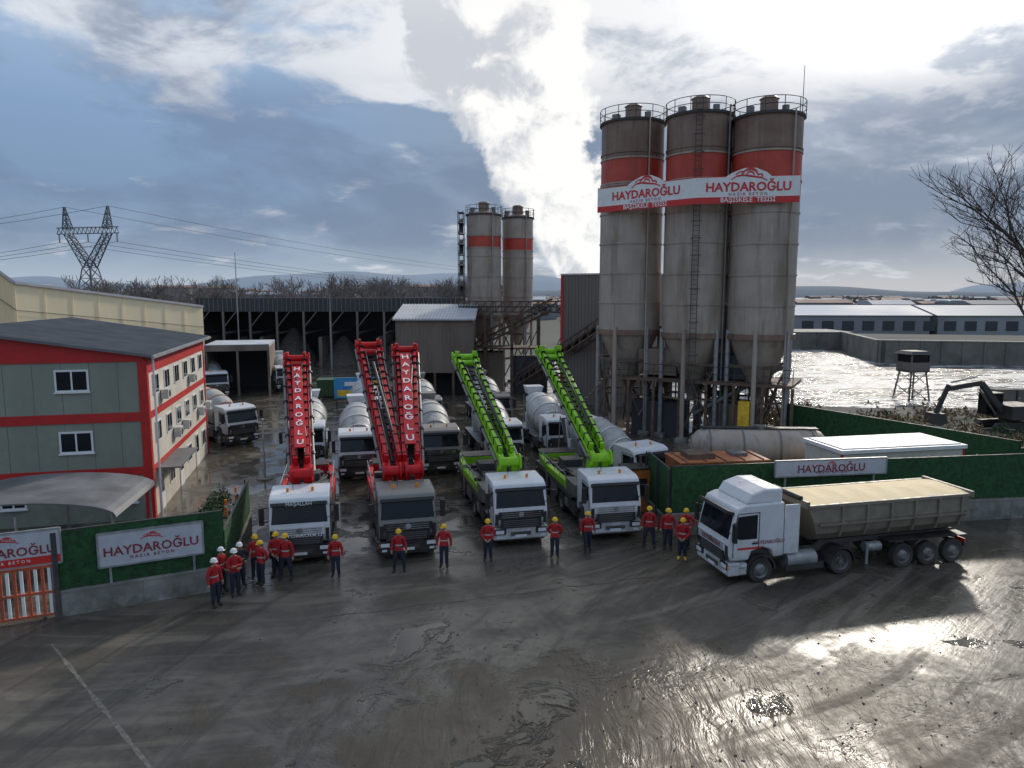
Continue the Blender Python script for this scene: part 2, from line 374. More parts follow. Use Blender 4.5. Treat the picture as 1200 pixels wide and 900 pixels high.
# ------------------------------------------------------------ pump truck
def pump_truck(loc,rz,cabp,boomc,tip,ang,L,double=False,lett=None,grille='black_plastic',front=None,lower='black_plastic',wide=1.):
    P=empty('concrete_pump_truck',loc,rz)
    cab(P,cabp,grille,lower=lower); chassis(P,11.2,(4.9,8.1,9.4))
    b=MB(); rq=random.Random(int(loc[1]*10))
    for s in(-1,1):
        b.b2(s*.55,s*1.22,3.0,10.6,1.22,1.32,'galv_steel')
        b.b2(s*1.2,s*1.25,3.0,10.6,1.1,1.34,'frame_metal')
        b.b2(s*.7,s*1.2,2.5,4.1,1.34,1.95,'grey_steel')
        b.b2(s*.75,s*1.22,5.8,7.2,.5,1.15,'grey_steel'); b.b2(s*.6,s*1.1,4.4,5.3,1.33,1.7,'frame_metal'); b.b2(s*.6,s*1.0,6.2,7.6,1.33,1.62,'grey_steel')
        b.beam((s*1.05,3.3,1.55),(s*1.18,7.9,1.55),.26,.34,boomc); b.cyl((s*1.2,7.9,.5),(s*1.2,7.9,1.9),.09,'galv_steel')
        b.cyl((s*1.2,7.9,.42),(s*1.2,7.9,.5),.22,'black_plastic')
        b.beam((s*.95,10.4,1.55),(s*1.12,8.3,1.55),.24,.3,boomc); b.cyl((s*1.0,10.5,.5),(s*1.0,10.5,1.9),.08,'galv_steel')
        for k in range(6): b.cyl((s*1.2,4.2+k*1.1,1.32),(s*1.2,4.2+k*1.1,2.1),.018,'galv_steel',n=6)
        b.cyl((s*1.2,4.2,2.1),(s*1.2,9.7,2.1),.018,'galv_steel',n=6)
        for yy in (4.9,8.1,9.4): arch(b,s*.62,s*1.22,yy,.56,'black_plastic',.03,.5)
        for k in range(9):
            yy=rq.uniform(4.3,9.8); b.box((s*rq.uniform(.5,1.0),yy,1.5+rq.uniform(0,.25)),(rq.uniform(.1,.4),rq.uniform(.15,.6),rq.uniform(.15,.4)),rq.choice(('grey_steel','frame_metal','black_plastic','rusty_steel')))
        for k in range(3):
            y0=rq.uniform(3.6,6); b.cyl((s*rq.uniform(.3,.7),y0,1.85),(s*rq.uniform(.3,.9),y0+rq.uniform(1.5,3),1.7),.03,'black_plastic',n=6)
    b.box((0,10.6,1.35),(1.5,1.1,.9),boomc,top=(1.25,1.3)); b.box((0,10.6,1.83),(1.8,1.3,.06),'black_plastic')
    b.cyl((-.2,7,1.5),(-.2,10.2,1.2),.16,'grey_steel'); b.cyl((.2,7,1.5),(.2,10.2,1.2),.16,'grey_steel')
    b.b2(-.5,.5,4.3,6.8,1.35,1.75,'grey_steel'); b.b2(-.55,.55,7.0,8.0,1.4,2.1,'frame_metal')
    b.cyl((0,3.2,1.0),(0,3.2,1.7),.62,'grey_steel',n=20); b.cyl((0,3.2,1.7),(0,3.2,2.4),.42,boomc,r1=.34,n=18)
    for s in(-1,1): b.box((s*.33,3.0,2.75),(.1,.8,1.0),boomc,rot=(R(15),0,0)); b.cyl((s*.8,2.6,1.9),(s*.8,2.6,2.5),.05,'grey_steel',n=8)
    b.obj('pump_body',P,.02)
    bo=MB(); ca,sa=math.cos(R(ang)),math.sin(R(ang)); hy,hz=2.5,3.1
    def pt(t,x,u=0): return (x,hy+t*ca-u*sa,hz+t*sa+u*ca)
    arms=[(0,tip)] if not double else [(-.32,tip-1.05),(.42,tip+1.0)]
    for ai,(xa,xb) in enumerate(arms):
        w0,w1=(.28*wide,.52*wide)
        Lx=L*(1-.05*ai)
        cx=lambda t:xa+(xb-xa)*t/Lx
        for s in(-1,1):
            off=lambda t:s*(w0+(w1-w0)*t/Lx)
            bo.beam(pt(-.2,cx(0)+off(0)),pt(Lx,cx(Lx)+off(Lx)),.34,.46,boomc,.24,.34)
            bo.beam(pt(.6,cx(.6)+off(.6)*.95,.44),pt(Lx*.96,cx(Lx)+off(Lx)*.95,.38),.20,.30,boomc,.14,.22)
            n=int(Lx/.75)
            for k in range(1,n):
                tt=k*Lx/n
                bo.beam(pt(tt,cx(tt)+off(tt)*.95,.2),pt(tt,cx(tt)+off(tt)*.95,.62),.26,.06,'black_plastic')
            bo.cyl(pt(.2,cx(.2)+off(.2)+s*.26,.1),pt(Lx*.97,cx(Lx)+off(Lx)+s*.22,.1),.075,'grey_steel',n=10)
            for k in range(1,7):
                tt=k*Lx/7; bo.cyl(pt(tt-.08,cx(tt)+off(tt)+s*.25,.1),pt(tt+.08,cx(tt)+off(tt)+s*.25,.1),.12,'black_plastic',n=10)
            bo.cyl(pt(.9,cx(.9)+off(.9)*.6,.66),pt(Lx*.9,cx(Lx*.9)+off(Lx*.9)*.6,.5),.03,'black_plastic',n=6)
        n=int(Lx/.55)
        for k in range(n+1):
            tt=k*Lx/n; w=(w0+(w1-w0)*tt/Lx)
            bo.beam(pt(tt,cx(tt)-w,.1),pt(tt,cx(tt)+w,.1),.09,.1,'black_plastic')
            if k<n:
                t2=(k+1)*Lx/n; sg=1 if k%2 else -1
                bo.beam(pt(tt,cx(tt)-sg*w,.02),pt(t2,cx(t2)+sg*w,.02),.05,.05,'frame_metal')
        bo.cyl(pt(.8,cx(.8),.05),pt(Lx*.42,cx(Lx*.42),.12),.10,'frame_metal'); bo.cyl(pt(Lx*.42,cx(Lx*.42),.12),pt(Lx*.6,cx(Lx*.6),.15),.055,'chrome')
        for tt,rr in((-.05,.38),(Lx,.32),(Lx*.93,.28)):
            w=w0+(w1-w0)*max(tt,0)/Lx
            bo.cyl(pt(tt,cx(tt)-w-.2,.2),pt(tt,cx(tt)+w+.2,.2),rr*.6,boomc,n=16)
            for s in(-1,1): bo.cyl(pt(tt,cx(tt)+s*(w+.17),.2),pt(tt,cx(tt)+s*(w+.24),.2),rr,boomc,n=16); bo.cyl(pt(tt,cx(tt)+s*(w+.22),.2),pt(tt,cx(tt)+s*(w+.27),.2),rr*.35,'grey_steel',n=12)
        bo.beam(pt(Lx,cx(Lx)-w1,.5),pt(Lx-.9,cx(Lx)-w1,.9),.14,.22,boomc); bo.beam(pt(Lx,cx(Lx)+w1,.5),pt(Lx-.9,cx(Lx)+w1,.9),.14,.22,boomc)
        bo.cyl(pt(Lx*.75,cx(Lx)+.1,.7),pt(Lx*.2,cx(0)+.1,.62),.07,'black_plastic')
    for s in(-1,1):
        bo.cyl((s*.25,3.2,2.1),pt(2.6,s*.25,-.2),.12,'frame_metal'); bo.cyl(pt(2.2,s*.25,-.3),pt(3.4,s*.25,-.15),.06,'chrome')
    bo.obj('boom',P,.015)
    if lett:
        tb=MB(); t0,t1=1.2,L*.82
        xa,xb=arms[-1]
        x0=xa+(xb-xa)*t0/L; x1=xa+(xb-xa)*t1/L
        tb.beam(pt(t0,x0,.74),pt(t1,x1,.7),.50,.05,boomc); tb.obj('name_plate',P)
        for i,ch in enumerate(lett):
            f=(i+.5)/len(lett); tt=t1+(t0-t1)*f
            text(ch,pt(tt,x0+(x1-x0)*(1-f),.775),.55 if not double else .68,'text_white',P,rot=(ang,0,0),bold=.008,sx=.85)
    if front: text(front,(0,-.05,1.3),.26,'text_white',P,rot=(90,0,0),bold=.005)
    return P
PT1=pump_truck((-8.6,27.8,0),13,'white_paint','red_paint',-.75,21.5,11.2,lett='HAYDAROĞLU',grille='white_paint',front='HAYDAROĞLU',wide=.9)
text('MAŞALLAH',(0,-.06,2.62),.2,'text_white',PT1)
pump_truck((-4.3,28.4,0),14,'silver_paint','red_paint',.25,22.5,12.4,double=True,lett='HAYDAROĞLU')
pump_truck((.40,30.0,0),13,'white_paint','green_paint',-.35,20.5,11.3,lower='white_paint')
pump_truck((4.65,30.8,0),11,'white_paint','green_paint',.15,20.8,11.8,grille='white_paint',lower='white_paint')
# ------------------------------------------------------------ mixer truck
def mixer(loc,rz,cabp,drumc,frame=None):
    fr=frame or cabp
    P=empty('concrete_mixer_truck',loc,rz); cab(P,cabp); chassis(P,8.9,(4.0,6.9,8.2))
    d=MB(); a=R(12); ax=Vector((0,math.cos(a),math.sin(a))); o=Vector((0,2.7,1.95))
    prof=[(.01,0),(.75,.02),(.95,.25),(1.17,1.4),(1.19,2.9),(.95,4.1),(.62,5.3),(.6,5.4),(.5,5.4),(.45,5.0)]
    d.rev(prof,o,ax,drumc,28)
    for h,rr in((.25,.97),(1.4,1.19),(2.9,1.21),(4.1,.97)): d.rev([(rr,h-.04),(rr+.02,h-.04),(rr+.02,h+.04),(rr,h+.04)],o,ax,fr,28)
    d.obj('drum',P)
    d=MB()
    d.b2(-.6,.6,2.5,2.9,1.0,2.2,'frame_metal'); d.b2(-.9,.9,6.9,7.2,1.0,2.2,fr)
    for s in(-1,1):
        d.beam((s*.8,7.0,1.0),(s*.6,7.9,3.3),.12,.12,fr); d.b2(s*.5,s*1.2,3.2,8.8,1.05,1.12,'galv_steel')
        for yy in(4.0,6.9,8.2): arch(d,s*.62,s*1.22,yy,.56,'black_plastic' if not frame else fr,.03,.5)
        d.beam((s*.7,8.6,.8),(s*.7,8.4,3.4),.06,.06,'galv_steel')
    d.box((0,8.3,3.75),(1.0,.9,.6),fr,top=(1.35,1.3)); d.box((0,8.7,2.4),(.6,.12,1.6),'grey_steel',rot=(R(-20),0,0))
    d.beam((0,8.6,2.4),(.5,9.6,1.5),.45,.1,'grey_steel'); d.cyl((-.9,2.5,2.1),(.9,2.5,2.1),.3,fr if frame else 'grey_steel')
    d.obj('mixer_frame',P,.02); return P
mx=mixer((-9.0,41.0,0),13,'white_paint','grey_drum')
for l,a in (((-12.9,43.5,0),13),((-.4,44.2,0),13),((-11.3,54.5,0),13),((-25.5,80,0),25),((-31,74,0),30),((7.6,37.0,0),28),((3.5,46,0),13)): clone(mx,l,a)
m2=mixer((-4.3,42.3,0),13,'silver_paint','grey_drum'); clone(m2,(-6.6,55,0),13); clone(m2,(-1.2,57,0),13)
mixer((-19.6,51,0),46,'white_paint','grey_drum','orange_paint')
# ------------------------------------------------------------ dump truck (semi)
D=empty('dump_truck',(7.87,26.95,0),-76.4)
cab(D,'white_paint','white_paint',high=True,L=2.35,lower='white_paint',stripe='sign_red')
d=MB()
for s in(-1,1):
    d.b2(s*.38,s*.5,2.0,5.9,.75,1.0,'frame_metal'); wheel(d,s*1.22,5.0,s,dual=True)
    d.cyl((s*.9,2.6,.72),(s*.9,3.9,.72),.33,'galv_steel',n=16); arch(d,s*.62,s*1.24,5.0,.57,'black_plastic',.04,.5)
    d.b2(s*1.14,s*1.2,2.5,4.2,.35,.62,'black_plastic')
    for y in(7.9,9.12,10.34): wheel(d,s*1.22,y,s); 
    d.b2(s*.4,s*.52,4.4,10.9,1.02,1.22,'frame_metal')
    d.cyl((s*.85,6.3,.9),(s*.85,7.0,.9),.2,'galv_steel'); d.b2(s*.62,s*1.2,7.2,11.0,1.13,1.17,'black_plastic')
    d.box((s*.85,11.0,.85),(.5,.05,.16),'sign_red')
d.cyl((.3,2.55,1.1),(.3,2.55,2.7),.08,'chrome'); d.box((0,2.55,1.6),(1.6,.12,1.2),'frame_metal')
d.box((0,10.95,.7),(2.3,.12,.14),'black_plastic'); d.b2(-.5,.5,4.3,5.6,1.0,1.12,'frame_metal'); d.cyl((1.15,6.2,.3),(1.15,6.2,1.1),.06,'galv_steel'); d.cyl((-1.15,6.2,.3),(-1.15,6.2,1.1),.06,'galv_steel')
for k in range(3): d.cyl((-.4+k*.4,2.7,1.6),(-.3+k*.3,3.5,1.3),.03,('sign_red','blue_board','black_plastic')[k],n=6)
d.obj('chassis',D)
t=MB(); sec=[(-1.22,2.85),(-1.24,2.2),(-1.1,1.7),(-.75,1.35),(-.35,1.22),(.35,1.22),(.75,1.35),(1.1,1.7),(1.24,2.2),(1.22,2.85)]
A=[(x,3.35+(2.85-z)*.45,z) for x,z in sec]; B=[(x,11.0-(2.85-z)*.12,z) for x,z in sec]; n=len(sec)
t.add(A+B,[(i,i+1,n+i+1,n+i) for i in range(n-1)],'dump_body')
t.add(A,[tuple(range(n))],'dump_body'); t.add(B,[tuple(range(n))],'dump_body')
for s in(-1,1):
    t.b2(s*1.17,s*1.30,3.3,11.05,2.8,2.92,'dump_body')
    for k in range(6):
        y=4.9+k*1.13; t.beam((s*1.27,y,2.8),(s*1.27,y,2.1),.07,.1,'dump_body'); t.beam((s*1.27,y,2.1),(s*1.1,y,1.55),.07,.1,'dump_body')
    t.beam((s*1.26,3.9,2.1),(s*1.26,10.9,2.1),.06,.08,'dump_body')
t.b2(-1.3,1.3,3.24,3.38,2.8,3.08,'dump_body'); t.b2(-1.3,1.3,10.94,11.08,2.75,3.0,'dump_body'); t.cyl((-.9,3.25,3.12),(.9,3.25,3.12),.1,'black_plastic')
t.obj('tipper_body',D)
t=MB(); nx,ny=16,90; vs=[]
for j in range(ny+1):
    for i in range(nx+1):
        x=-1.17+2.34*i/nx; y=3.38+7.56*j/ny; e=(x/1.17)**2; per=abs(math.sin(y*math.pi/1.1))
        h=2.90+.10*(1-e)*(.7+.3*(1-per))+random.uniform(-.006,.006)+.02*math.sin(y*5+x*3)*(1-e)
        vs.append((x,y,h))
t.add(vs,[(j*(nx+1)+i,j*(nx+1)+i+1,(j+1)*(nx+1)+i+1,(j+1)*(nx+1)+i) for j in range(ny) for i in range(nx)],'tarpaulin',True)
t.obj('load_cover',D)
text('HAYDAROĞLU',(1.225,1.72,1.62),.2,'text_maroon',D,rot=(90,0,90)); 
text('HAYDAROĞLU',(0,-.06,1.47),.2,'text_maroon',D)
# ------------------------------------------------------------ silos
def railing(mb,cx,cy,z,r,m,n=24,h=1.1,post=.03):
    for hh in(h,h*.55): 
        for i in range(n):
            a=2*math.pi*i/n;b=2*math.pi*(i+1)/n
            mb.cyl((cx+r*math.cos(a),cy+r*math.sin(a),z+hh),(cx+r*math.cos(b),cy+r*math.sin(b),z+hh),post,m,n=5,caps=False)
    for i in range(0,n,2):
        a=2*math.pi*i/n; mb.cyl((cx+r*math.cos(a),cy+r*math.sin(a),z),(cx+r*math.cos(a),cy+r*math.sin(a),z+h),post,m,n=5,caps=False)
    for i in range(n):
        a=2*math.pi*i/n;b=2*math.pi*(i+1)/n
        mb.beam((cx+r*math.cos(a),cy+r*math.sin(a),z+.08),(cx+r*math.cos(b),cy+r*math.sin(b),z+.08),.02,.16,m)
def silo(loc,rad,zt,zb,red,rz=-30,legs=6,brown=True,steep=2.0,ladder=270,ant=False):
    P=empty('cement_silo',loc,rz); b=MB()
    k=max(4,round((zt-zb)/2.3)); prof=[]
    lv=sorted(set([round(zb+(zt-zb)*i/k,2) for i in range(k+1)]+list(red)))
    for i,z in enumerate(lv):
        mm='silo_red' if red[0]<=z<red[1] else ('silo_brown' if (z>=red[1] and brown) else 'silo_grey')
        prof.append((rad,z,mm))
    b.rev(prof,(0,0,0),(0,0,1),'silo_grey',48)
    b.rev([(rad,zt,'silo_brown'),(rad*.35,zt+.55,'silo_brown'),(.01,zt+.6)],(0,0,0),(0,0,1),'silo_brown',48)
    cz=max(zb-steep*rad,1.6); b.rev([(rad,zb,'silo_grey'),(.35,cz,'silo_grey'),(.35,cz-.3)],(0,0,0),(0,0,1),'silo_grey',48)
    b.obj('shell',P)
    b=MB()
    for z in lv[1:]: b.rev([(rad,z-.07),(rad+.06,z-.07),(rad+.06,z+.05),(rad,z+.05)],(0,0,0),(0,0,1),'silo_brown' if z>red[1] else 'silo_grey',48)
    b.rev([(rad,zb-.25),(rad+.14,zb-.25),(rad+.14,zb+.15),(rad,zb+.15)],(0,0,0),(0,0,1),'silo_brown',48)
    b.obj('ring_seams',P)
    b=MB(); rl=rad+.02
    for i in range(legs):
        a=2*math.pi*(i+.5)/legs; a2=2*math.pi*(i+1.5)/legs
        p=(rl*math.cos(a),rl*math.sin(a)); q=(rl*math.cos(a2),rl*math.sin(a2))
        b.cyl((*p,0),(*p,zb+.4),.17,'galv_steel' if i%2 else 'silo_grey',n=14); b.box((*p,.15),(.8,.8,.3),'concrete')
        z1,z2=.8,zb-2.2
        if i%2==0:
            b.beam((*p,z1),(*q,z2),.12,.12,'rusty_steel'); b.beam((*q,z1),(*p,z2),.12,.12,'rusty_steel')
        b.beam((*p,z2),(*q,z2),.16,.2,'rusty_steel'); b.beam((*p,3.2),(*q,3.2),.1,.14,'rusty_steel')
    b.obj('support_legs',P)
    b=MB(); railing(b,0,0,zt,rad+.12,'frame_metal')
    b.rev([(rad,zt-.02),(rad+.16,zt-.02),(rad+.16,zt+.04),(rad,zt+.04)],(0,0,0),(0,0,1),'frame_metal',48)
    b.cyl((0,0,zt+.4),(0,0,zt+1.45),.62,'silo_brown',n=20); b.cyl((0,0,zt+1.45),(0,0,zt+1.6),.7,'silo_brown',r1=.5,n=20)
    b.cyl((1.1,.3,zt+.2),(1.1,.3,zt+1.0),.25,'grey_steel'); b.box((-1.2,-.5,zt+.6),(.5,.5,.7),'grey_steel')
    if ant: b.cyl((rad*.95,-.3,zt),(rad*.95,-.3,zt+3.4),.035,'frame_metal',r1=.02,n=6)
    a=R(ladder); ux,uy=math.cos(a),math.sin(a); tx,ty=-uy,ux
    for s in(-.22,.22): b.beam((ux*(rad+.2)+tx*s,uy*(rad+.2)+ty*s,1.0),(ux*(rad+.2)+tx*s,uy*(rad+.2)+ty*s,zt+1),.04,.04,'frame_metal')
    z=1.2
    while z<zt+.8:
        b.beam((ux*(rad+.2)-tx*.22,uy*(rad+.2)-ty*.22,z),(ux*(rad+.2)+tx*.22,uy*(rad+.2)+ty*.22,z),.03,.03,'frame_metal'); z+=.35
    z=3
    while z<zt:
        pr=None
        for i in range(7):
            q=R(-100+200*i/6); w=.38; px=ux*(rad+.2+w*math.cos(q)*1.0+.1)+tx*w*math.sin(q); py=uy*(rad+.2+w*math.cos(q)+.1)+ty*w*math.sin(q)
            if pr: b.beam((*pr,z),(px,py,z),.03,.05,'frame_metal')
            pr=(px,py)
        z+=1.2
    a=R(ladder+55); b.cyl(((rad+.18)*math.cos(a),(rad+.18)*math.sin(a),.8),((rad+.18)*math.cos(a),(rad+.18)*math.sin(a),zt+.6),.07,'grey_steel',n=10)
    a=R(ladder+210); b.cyl(((rad+.15)*math.cos(a),(rad+.15)*math.sin(a),.8),((rad+.15)*math.cos(a),(rad+.15)*math.sin(a),zt+.3),.06,'silo_grey',n=10)
    b.obj('top_platform_and_ladder',P); return P
silo((18.3,52.6,0),2.37,23.3,8.0,(18.9,20.9),-25,ant=True,ladder=110)
silo((13.9,54.5,0),2.38,23.8,8.0,(19.1,21.1),-30,ladder=285)
silo((9.45,57.5,0),2.42,24.0,8.1,(19.3,21.3),-35,ladder=115)
silo((-3.3,85,0),2.0,20.1,8.4,(16.4,17.9),-20,legs=4,brown=False,ladder=110)
silo((.7,87.5,0),1.85,20.0,8.4,(16.2,17.8),-20,legs=4,brown=False,ladder=110)
def swoosh(mb,cx,cz,s,y,m):
    def stroke(pts,w):
        for i in range(len(pts)-1):
            a=Vector((cx+pts[i][0]*s,y,cz+pts[i][1]*s)); b=Vector((cx+pts[i+1][0]*s,y,cz+pts[i+1][1]*s)); 
            d=(b-a); nn=Vector((-d.z,0,d.x)).normalized()*w*s*(.4+.6*math.sin(math.pi*(i+.5)/(len(pts)-1)))
            mb.add([a-nn,b-nn,b+nn,a+nn],[(0,1,2,3)],m)
    stroke([(-1.2,-.25),(-.8,0),(-.3,.05),(.3,-.05),(.9,-.15),(1.3,-.35)],.07)
    stroke([(-.5,.1),(-.2,.4),(.2,.5),(.5,.35),(.65,.1)],.09)
    stroke([(-.15,.12),(.05,.3),(.3,.25),(.4,.05)],.07)
    stroke([(.6,.05),(.9,.12),(1.0,-.1)],.06); stroke([(-.9,.1),(-.6,.3),(-.3,.3)],.05)
Bn=empty('silo_banner_sign',(12.9,50.7,0))
for dx_,dy_ in((-6.3,5.4),(6.7,-1.1)):
    L=math.hypot(dx_,dy_); ang=math.degrees(math.atan2(dy_,dx_)); c=(dx_/2,dy_/2)
    if dx_<0: ang=math.degrees(math.atan2(-dy_,-dx_))
    e=empty('banner_panel',(c[0],c[1],18.1),ang,Bn)
    mb=MB(); mb.b2(-L/2,L/2,0,.08,-.42,.95,'banner_white'); mb.b2(-L/2,L/2,-.006,.085,-.85,-.42,'sign_red'); 
    mb.b2(-L/2,-1.5,-.006,.085,.92,.98,'sign_red'); mb.b2(1.5,L/2,-.006,.085,.92,.98,'sign_red')
    mb.add([(-1.5,.0,.95),(1.5,.0,.95),(1.2,.0,1.2),(.5,.0,1.5),(-.3,.0,1.5),(-1.1,.0,1.2)],[tuple(range(6))],'banner_white')
    for k in range(6): mb.beam((-L/2+.4+k*(L-.8)/5,.1,.5),(-L/2+.4+k*(L-.8)/5,.9,.5),.06,.06,'frame_metal')
    swoosh(mb,0,.98,.95,-.014,'sign_red') ; mb.obj('panel',e,recalc=True)
    text('HAYDAROĞLU',(0,-.02,.22),.84,'sign_red',e,bold=.02,sx=1.0); text('H A Z I R   B E T O N',(0,-.012,-.25),.28,'text_maroon',e)
    text('BAŞİSKELE  TESİSİ',(0,-.02,-.63),.44,'text_white',e,bold=.006)
# ------------------------------------------------------------ buildings
def ribs(mb,x0,x1,y,z0,z1,m,step=.5,d=.04):
    n=int(abs(x1-x0)/step)
    for i in range(n+1):
        x=x0+(x1-x0)*i/n; mb.b2(x-.05,x+.05,y-d,y,z0,z1,m)
O=empty('office_building',(-17.7,34,0),14)
W=16;DP=15.5
b=MB()
b.b2(-W,0,0,DP,0,7.8,'wall_sage')
b.obj('walls',O)
b=MB()
b.b2(.003,.05,.0,DP,0,7.8,'wall_cream')
for z0,z1 in((2.25,2.65),(4.9,5.35)): b.b2(-W,-.3,-.05,-.003,z0,z1,'trim_red'); b.b2(.053,.08,.3,DP,z0+.05,z1-.05,'trim_red')
b.b2(-.3,.1,-.07,.3,0,7.85,'trim_red'); b.b2(.05,.1,DP-.25,DP+.05,0,7.85,'trim_red'); b.b2(.053,.09,.3,DP,7.2,7.8,'trim_red')
b.add([(-W,-.05,7.8),(0,-.05,7.8),(0,-.05,8.05),(-8,-.05,9.3),(-W,-.05,8.05)],[(0,1,2,3,4)],'trim_red')
b.add([(-W,DP,7.8),(0,DP,7.8),(0,DP,8.05),(-8,DP,9.3),(-W,DP,8.05)],[(0,1,2,3,4)],'trim_red'); b.b2(.003,.06,0,DP,7.8,8.05,'trim_red')
for k in range(1,14): b.b2(-k*1.2-.012,-k*1.2+.012,-.008,-.001,2.65,4.9,'cladding_grey'); b.b2(-k*1.2-.012,-k*1.2+.012,-.008,-.001,5.35,7.8,'cladding_grey')
b.obj('trim',O)
r=MB()
for sgn in(1,-1):
    xr=-8; xe=.45 if sgn>0 else -16.45
    ze=8.0; zr=9.35
    r.add([(xr,-.4,zr),(xe,-.4,ze),(xe,DP+.4,ze),(xr,DP+.4,zr),(xr,-.4,zr+.1),(xe,-.4,ze+.1),(xe,DP+.4,ze+.1),(xr,DP+.4,zr+.1)],[(0,1,2,3),(4,5,6,7),(0,1,5,4),(1,2,6,5),(2,3,7,6)],'roof_grey')
    n=46
    for i in range(n):
        y=-.35+i*(DP+.7)/(n-1); r.beam((xr,y,zr+.12),(xe,y,ze+.12),.07,.05,'roof_grey')
r.b2(.43,.55,-.4,DP+.4,7.95,8.1,'galv_steel'); r.cyl((.35,.2,0),(.35,.2,7.95),.05,'window_frame')
r.obj('roof',O)
w=MB()
def win(x,z,wd=1.45,ht=1.05):
    w.b2(x-wd/2,x+wd/2,-.06,.02,z-ht/2,z+ht/2,'window_frame'); w.b2(x-wd/2+.09,x-.04,-.066,-.05,z-ht/2+.09,z+ht/2-.09,'glass'); w.b2(x+.04,x+wd/2-.09,-.066,-.05,z-ht/2+.09,z+ht/2-.09,'glass'); w.b2(x-wd/2-.05,x+wd/2+.05,-.12,-.0,z-ht/2-.06,z-ht/2-.003,'window_frame')
for x in(-3.15,-9.5,-13): win(x,6.95); win(x,4.0)
for x in(-1.2,-6,-11): win(x,1.3,1.1,.8)
for k in range(6):
    y=1.7+k*2.45
    for z in(1.35,4.1,6.5):
        if z<2 and k%2==0: w.b2(.03,.1,y-.5,y+.5,0,2.1,'window_frame'); w.b2(.09,.11,y-.38,y+.38,.9,1.95,'glass'); continue
        w.b2(.03,.1,y-.6,y+.6,z-.5,z+.55,'window_frame'); w.b2(.09,.106,y-.52,y-.04,z-.42,z+.47,'glass'); w.b2(.09,.106,y+.04,y+.52,z-.42,z+.47,'glass')
    if k in(1,2,4,5): w.b2(.1,.45,y+.85,y+1.55,3.1,3.65,'ac_white'); w.cyl((.45,y+1.2,3.37),(.46,y+1.2,3.37),.2,'black_plastic')
    if k in(0,3): w.b2(.1,.45,y+.85,y+1.55,5.6,6.1,'ac_white'); w.cyl((.45,y+1.2,5.85),(.46,y+1.2,5.85),.2,'black_plastic')
w.b2(.1,1.2,.8,5.5,2.3,2.38,'roof_grey')
w.obj('windows',O)
Wh=empty('cream_warehouse',(0,0,0)); b=MB()
top=[(-60,55,12.2),(-48.0,66.2,13.6),(-46.9,67.5,12.1),(-39.0,90,9.5)]
fl=[(x,y,0) for x,y,z in top]; back=[(x-25,y+12,z) for x,y,z in top]
for i in range(3):
    b.add([fl[i],fl[i+1],top[i+1],top[i]],[(0,1,2,3)],'warehouse_cream'); b.add([top[i],top[i+1],back[i+1],back[i]],[(0,1,2,3)],'light_roof')
    b.beam((top[i][0]+.05,top[i][1]-.05,top[i][2]),(top[i+1][0]+.05,top[i+1][1]-.05,top[i+1][2]),.25,.25,'light_roof')
    b.beam((top[i][0]+.1,top[i][1]-.1,top[i][2]-2.6),(top[i+1][0]+.1,top[i+1][1]-.1,top[i+1][2]-2.6),.03,.06,'cladding_grey')
    for k in range(8):
        f=k/8; x=top[i][0]*(1-f)+top[i+1][0]*f; y=top[i][1]*(1-f)+top[i+1][1]*f; z=top[i][2]*(1-f)+top[i+1][2]*f
        b.beam((x+.04,y-.04,0),(x+.04,y-.04,z),.06,.03,'warehouse_cream')
b.add([fl[3],top[3],back[3],(back[3][0],back[3][1],0)],[(0,1,2,3)],'cladding_grey')
b.obj('walls',Wh,recalc=False)
S=empty('aggregate_storage_shed',(-27,108,0),0); b=MB()
b.b2(-21,20,0,14,9.6,10.4,'dark_cladding'); b.b2(-21,20,13.9,14.1,0,9.6,'dark_cladding'); b.b2(-21,-20.7,0,14,0,9.6,'dark_cladding'); b.b2(-21,20,-.1,0,8.4,10.45,'dark_cladding')
for k in range(11): 
    x=-20.8+k*4.06; b.b2(x-.15,x+.15,-.2,.1,0,8.4,'cladding_grey'); b.beam((x,-.1,6),(x+2,-.1,8.4),.12,.12,'cladding_grey')
    b.b2(x-.1,x+.1,0,13.8,5,5.3,'cladding_grey')
for k in range(60): b.b2(-20.9+k*.69,-20.8+k*.69,-.14,-.1,8.4,10.4,'cladding_grey')
for k in range(5): b.b2(-20.7+k*9,-20.2+k*9,1,13,0,4.5,'dark_concrete')
b.obj('shed_frame',S)
b=MB()
for k in range(5):
    cx,cy,hh,rr=-16+k*8,6,random.uniform(3.5,6),4.5
    n=20; rings=7; vs=[]
    for j in range(rings):
        for i in range(n):
            a=2*math.pi*i/n; q=rr*(1-j/(rings-.5)); vs.append((cx+q*math.cos(a)*(1+random.uniform(-.06,.06)),cy+q*math.sin(a),hh*j/(rings-1)+random.uniform(-.1,.1) if j else 0))
    b.add(vs,[(j*n+i,j*n+(i+1)%n,(j+1)*n+(i+1)%n,(j+1)*n+i) for j in range(rings-1) for i in range(n)]+[tuple((rings-1)*n+i for i in range(n))],'gravel_heap')
b.obj('aggregate_piles',S)
b=MB(); E=empty('truck_shelter',(-33,76,0),14)
b.b2(0,6.6,0,8,5.3,5.6,'light_roof'); b.b2(0,6.6,-.05,0,4.9,5.55,'cladding_brown'); b.b2(0,6.6,7.9,8,0,5.3,'dark_cladding'); b.b2(0,.15,0,8,0,5.3,'cladding_brown'); b.b2(6.45,6.6,0,8,2,5.3,'cladding_brown')
for x in(0.1,3.3,6.5): b.b2(x-.12,x+.12,0,.2,0,5.3,'cladding_brown')
b.obj('structure',E)
E=empty('aggregate_hopper_building',(-12.4,76,0),0); b=MB()
b.b2(0,8.2,0,7,2.6,8.2,'cladding_brown'); ribs(b,0,8.2,0,2.6,8.2,'cladding_brown',.4)
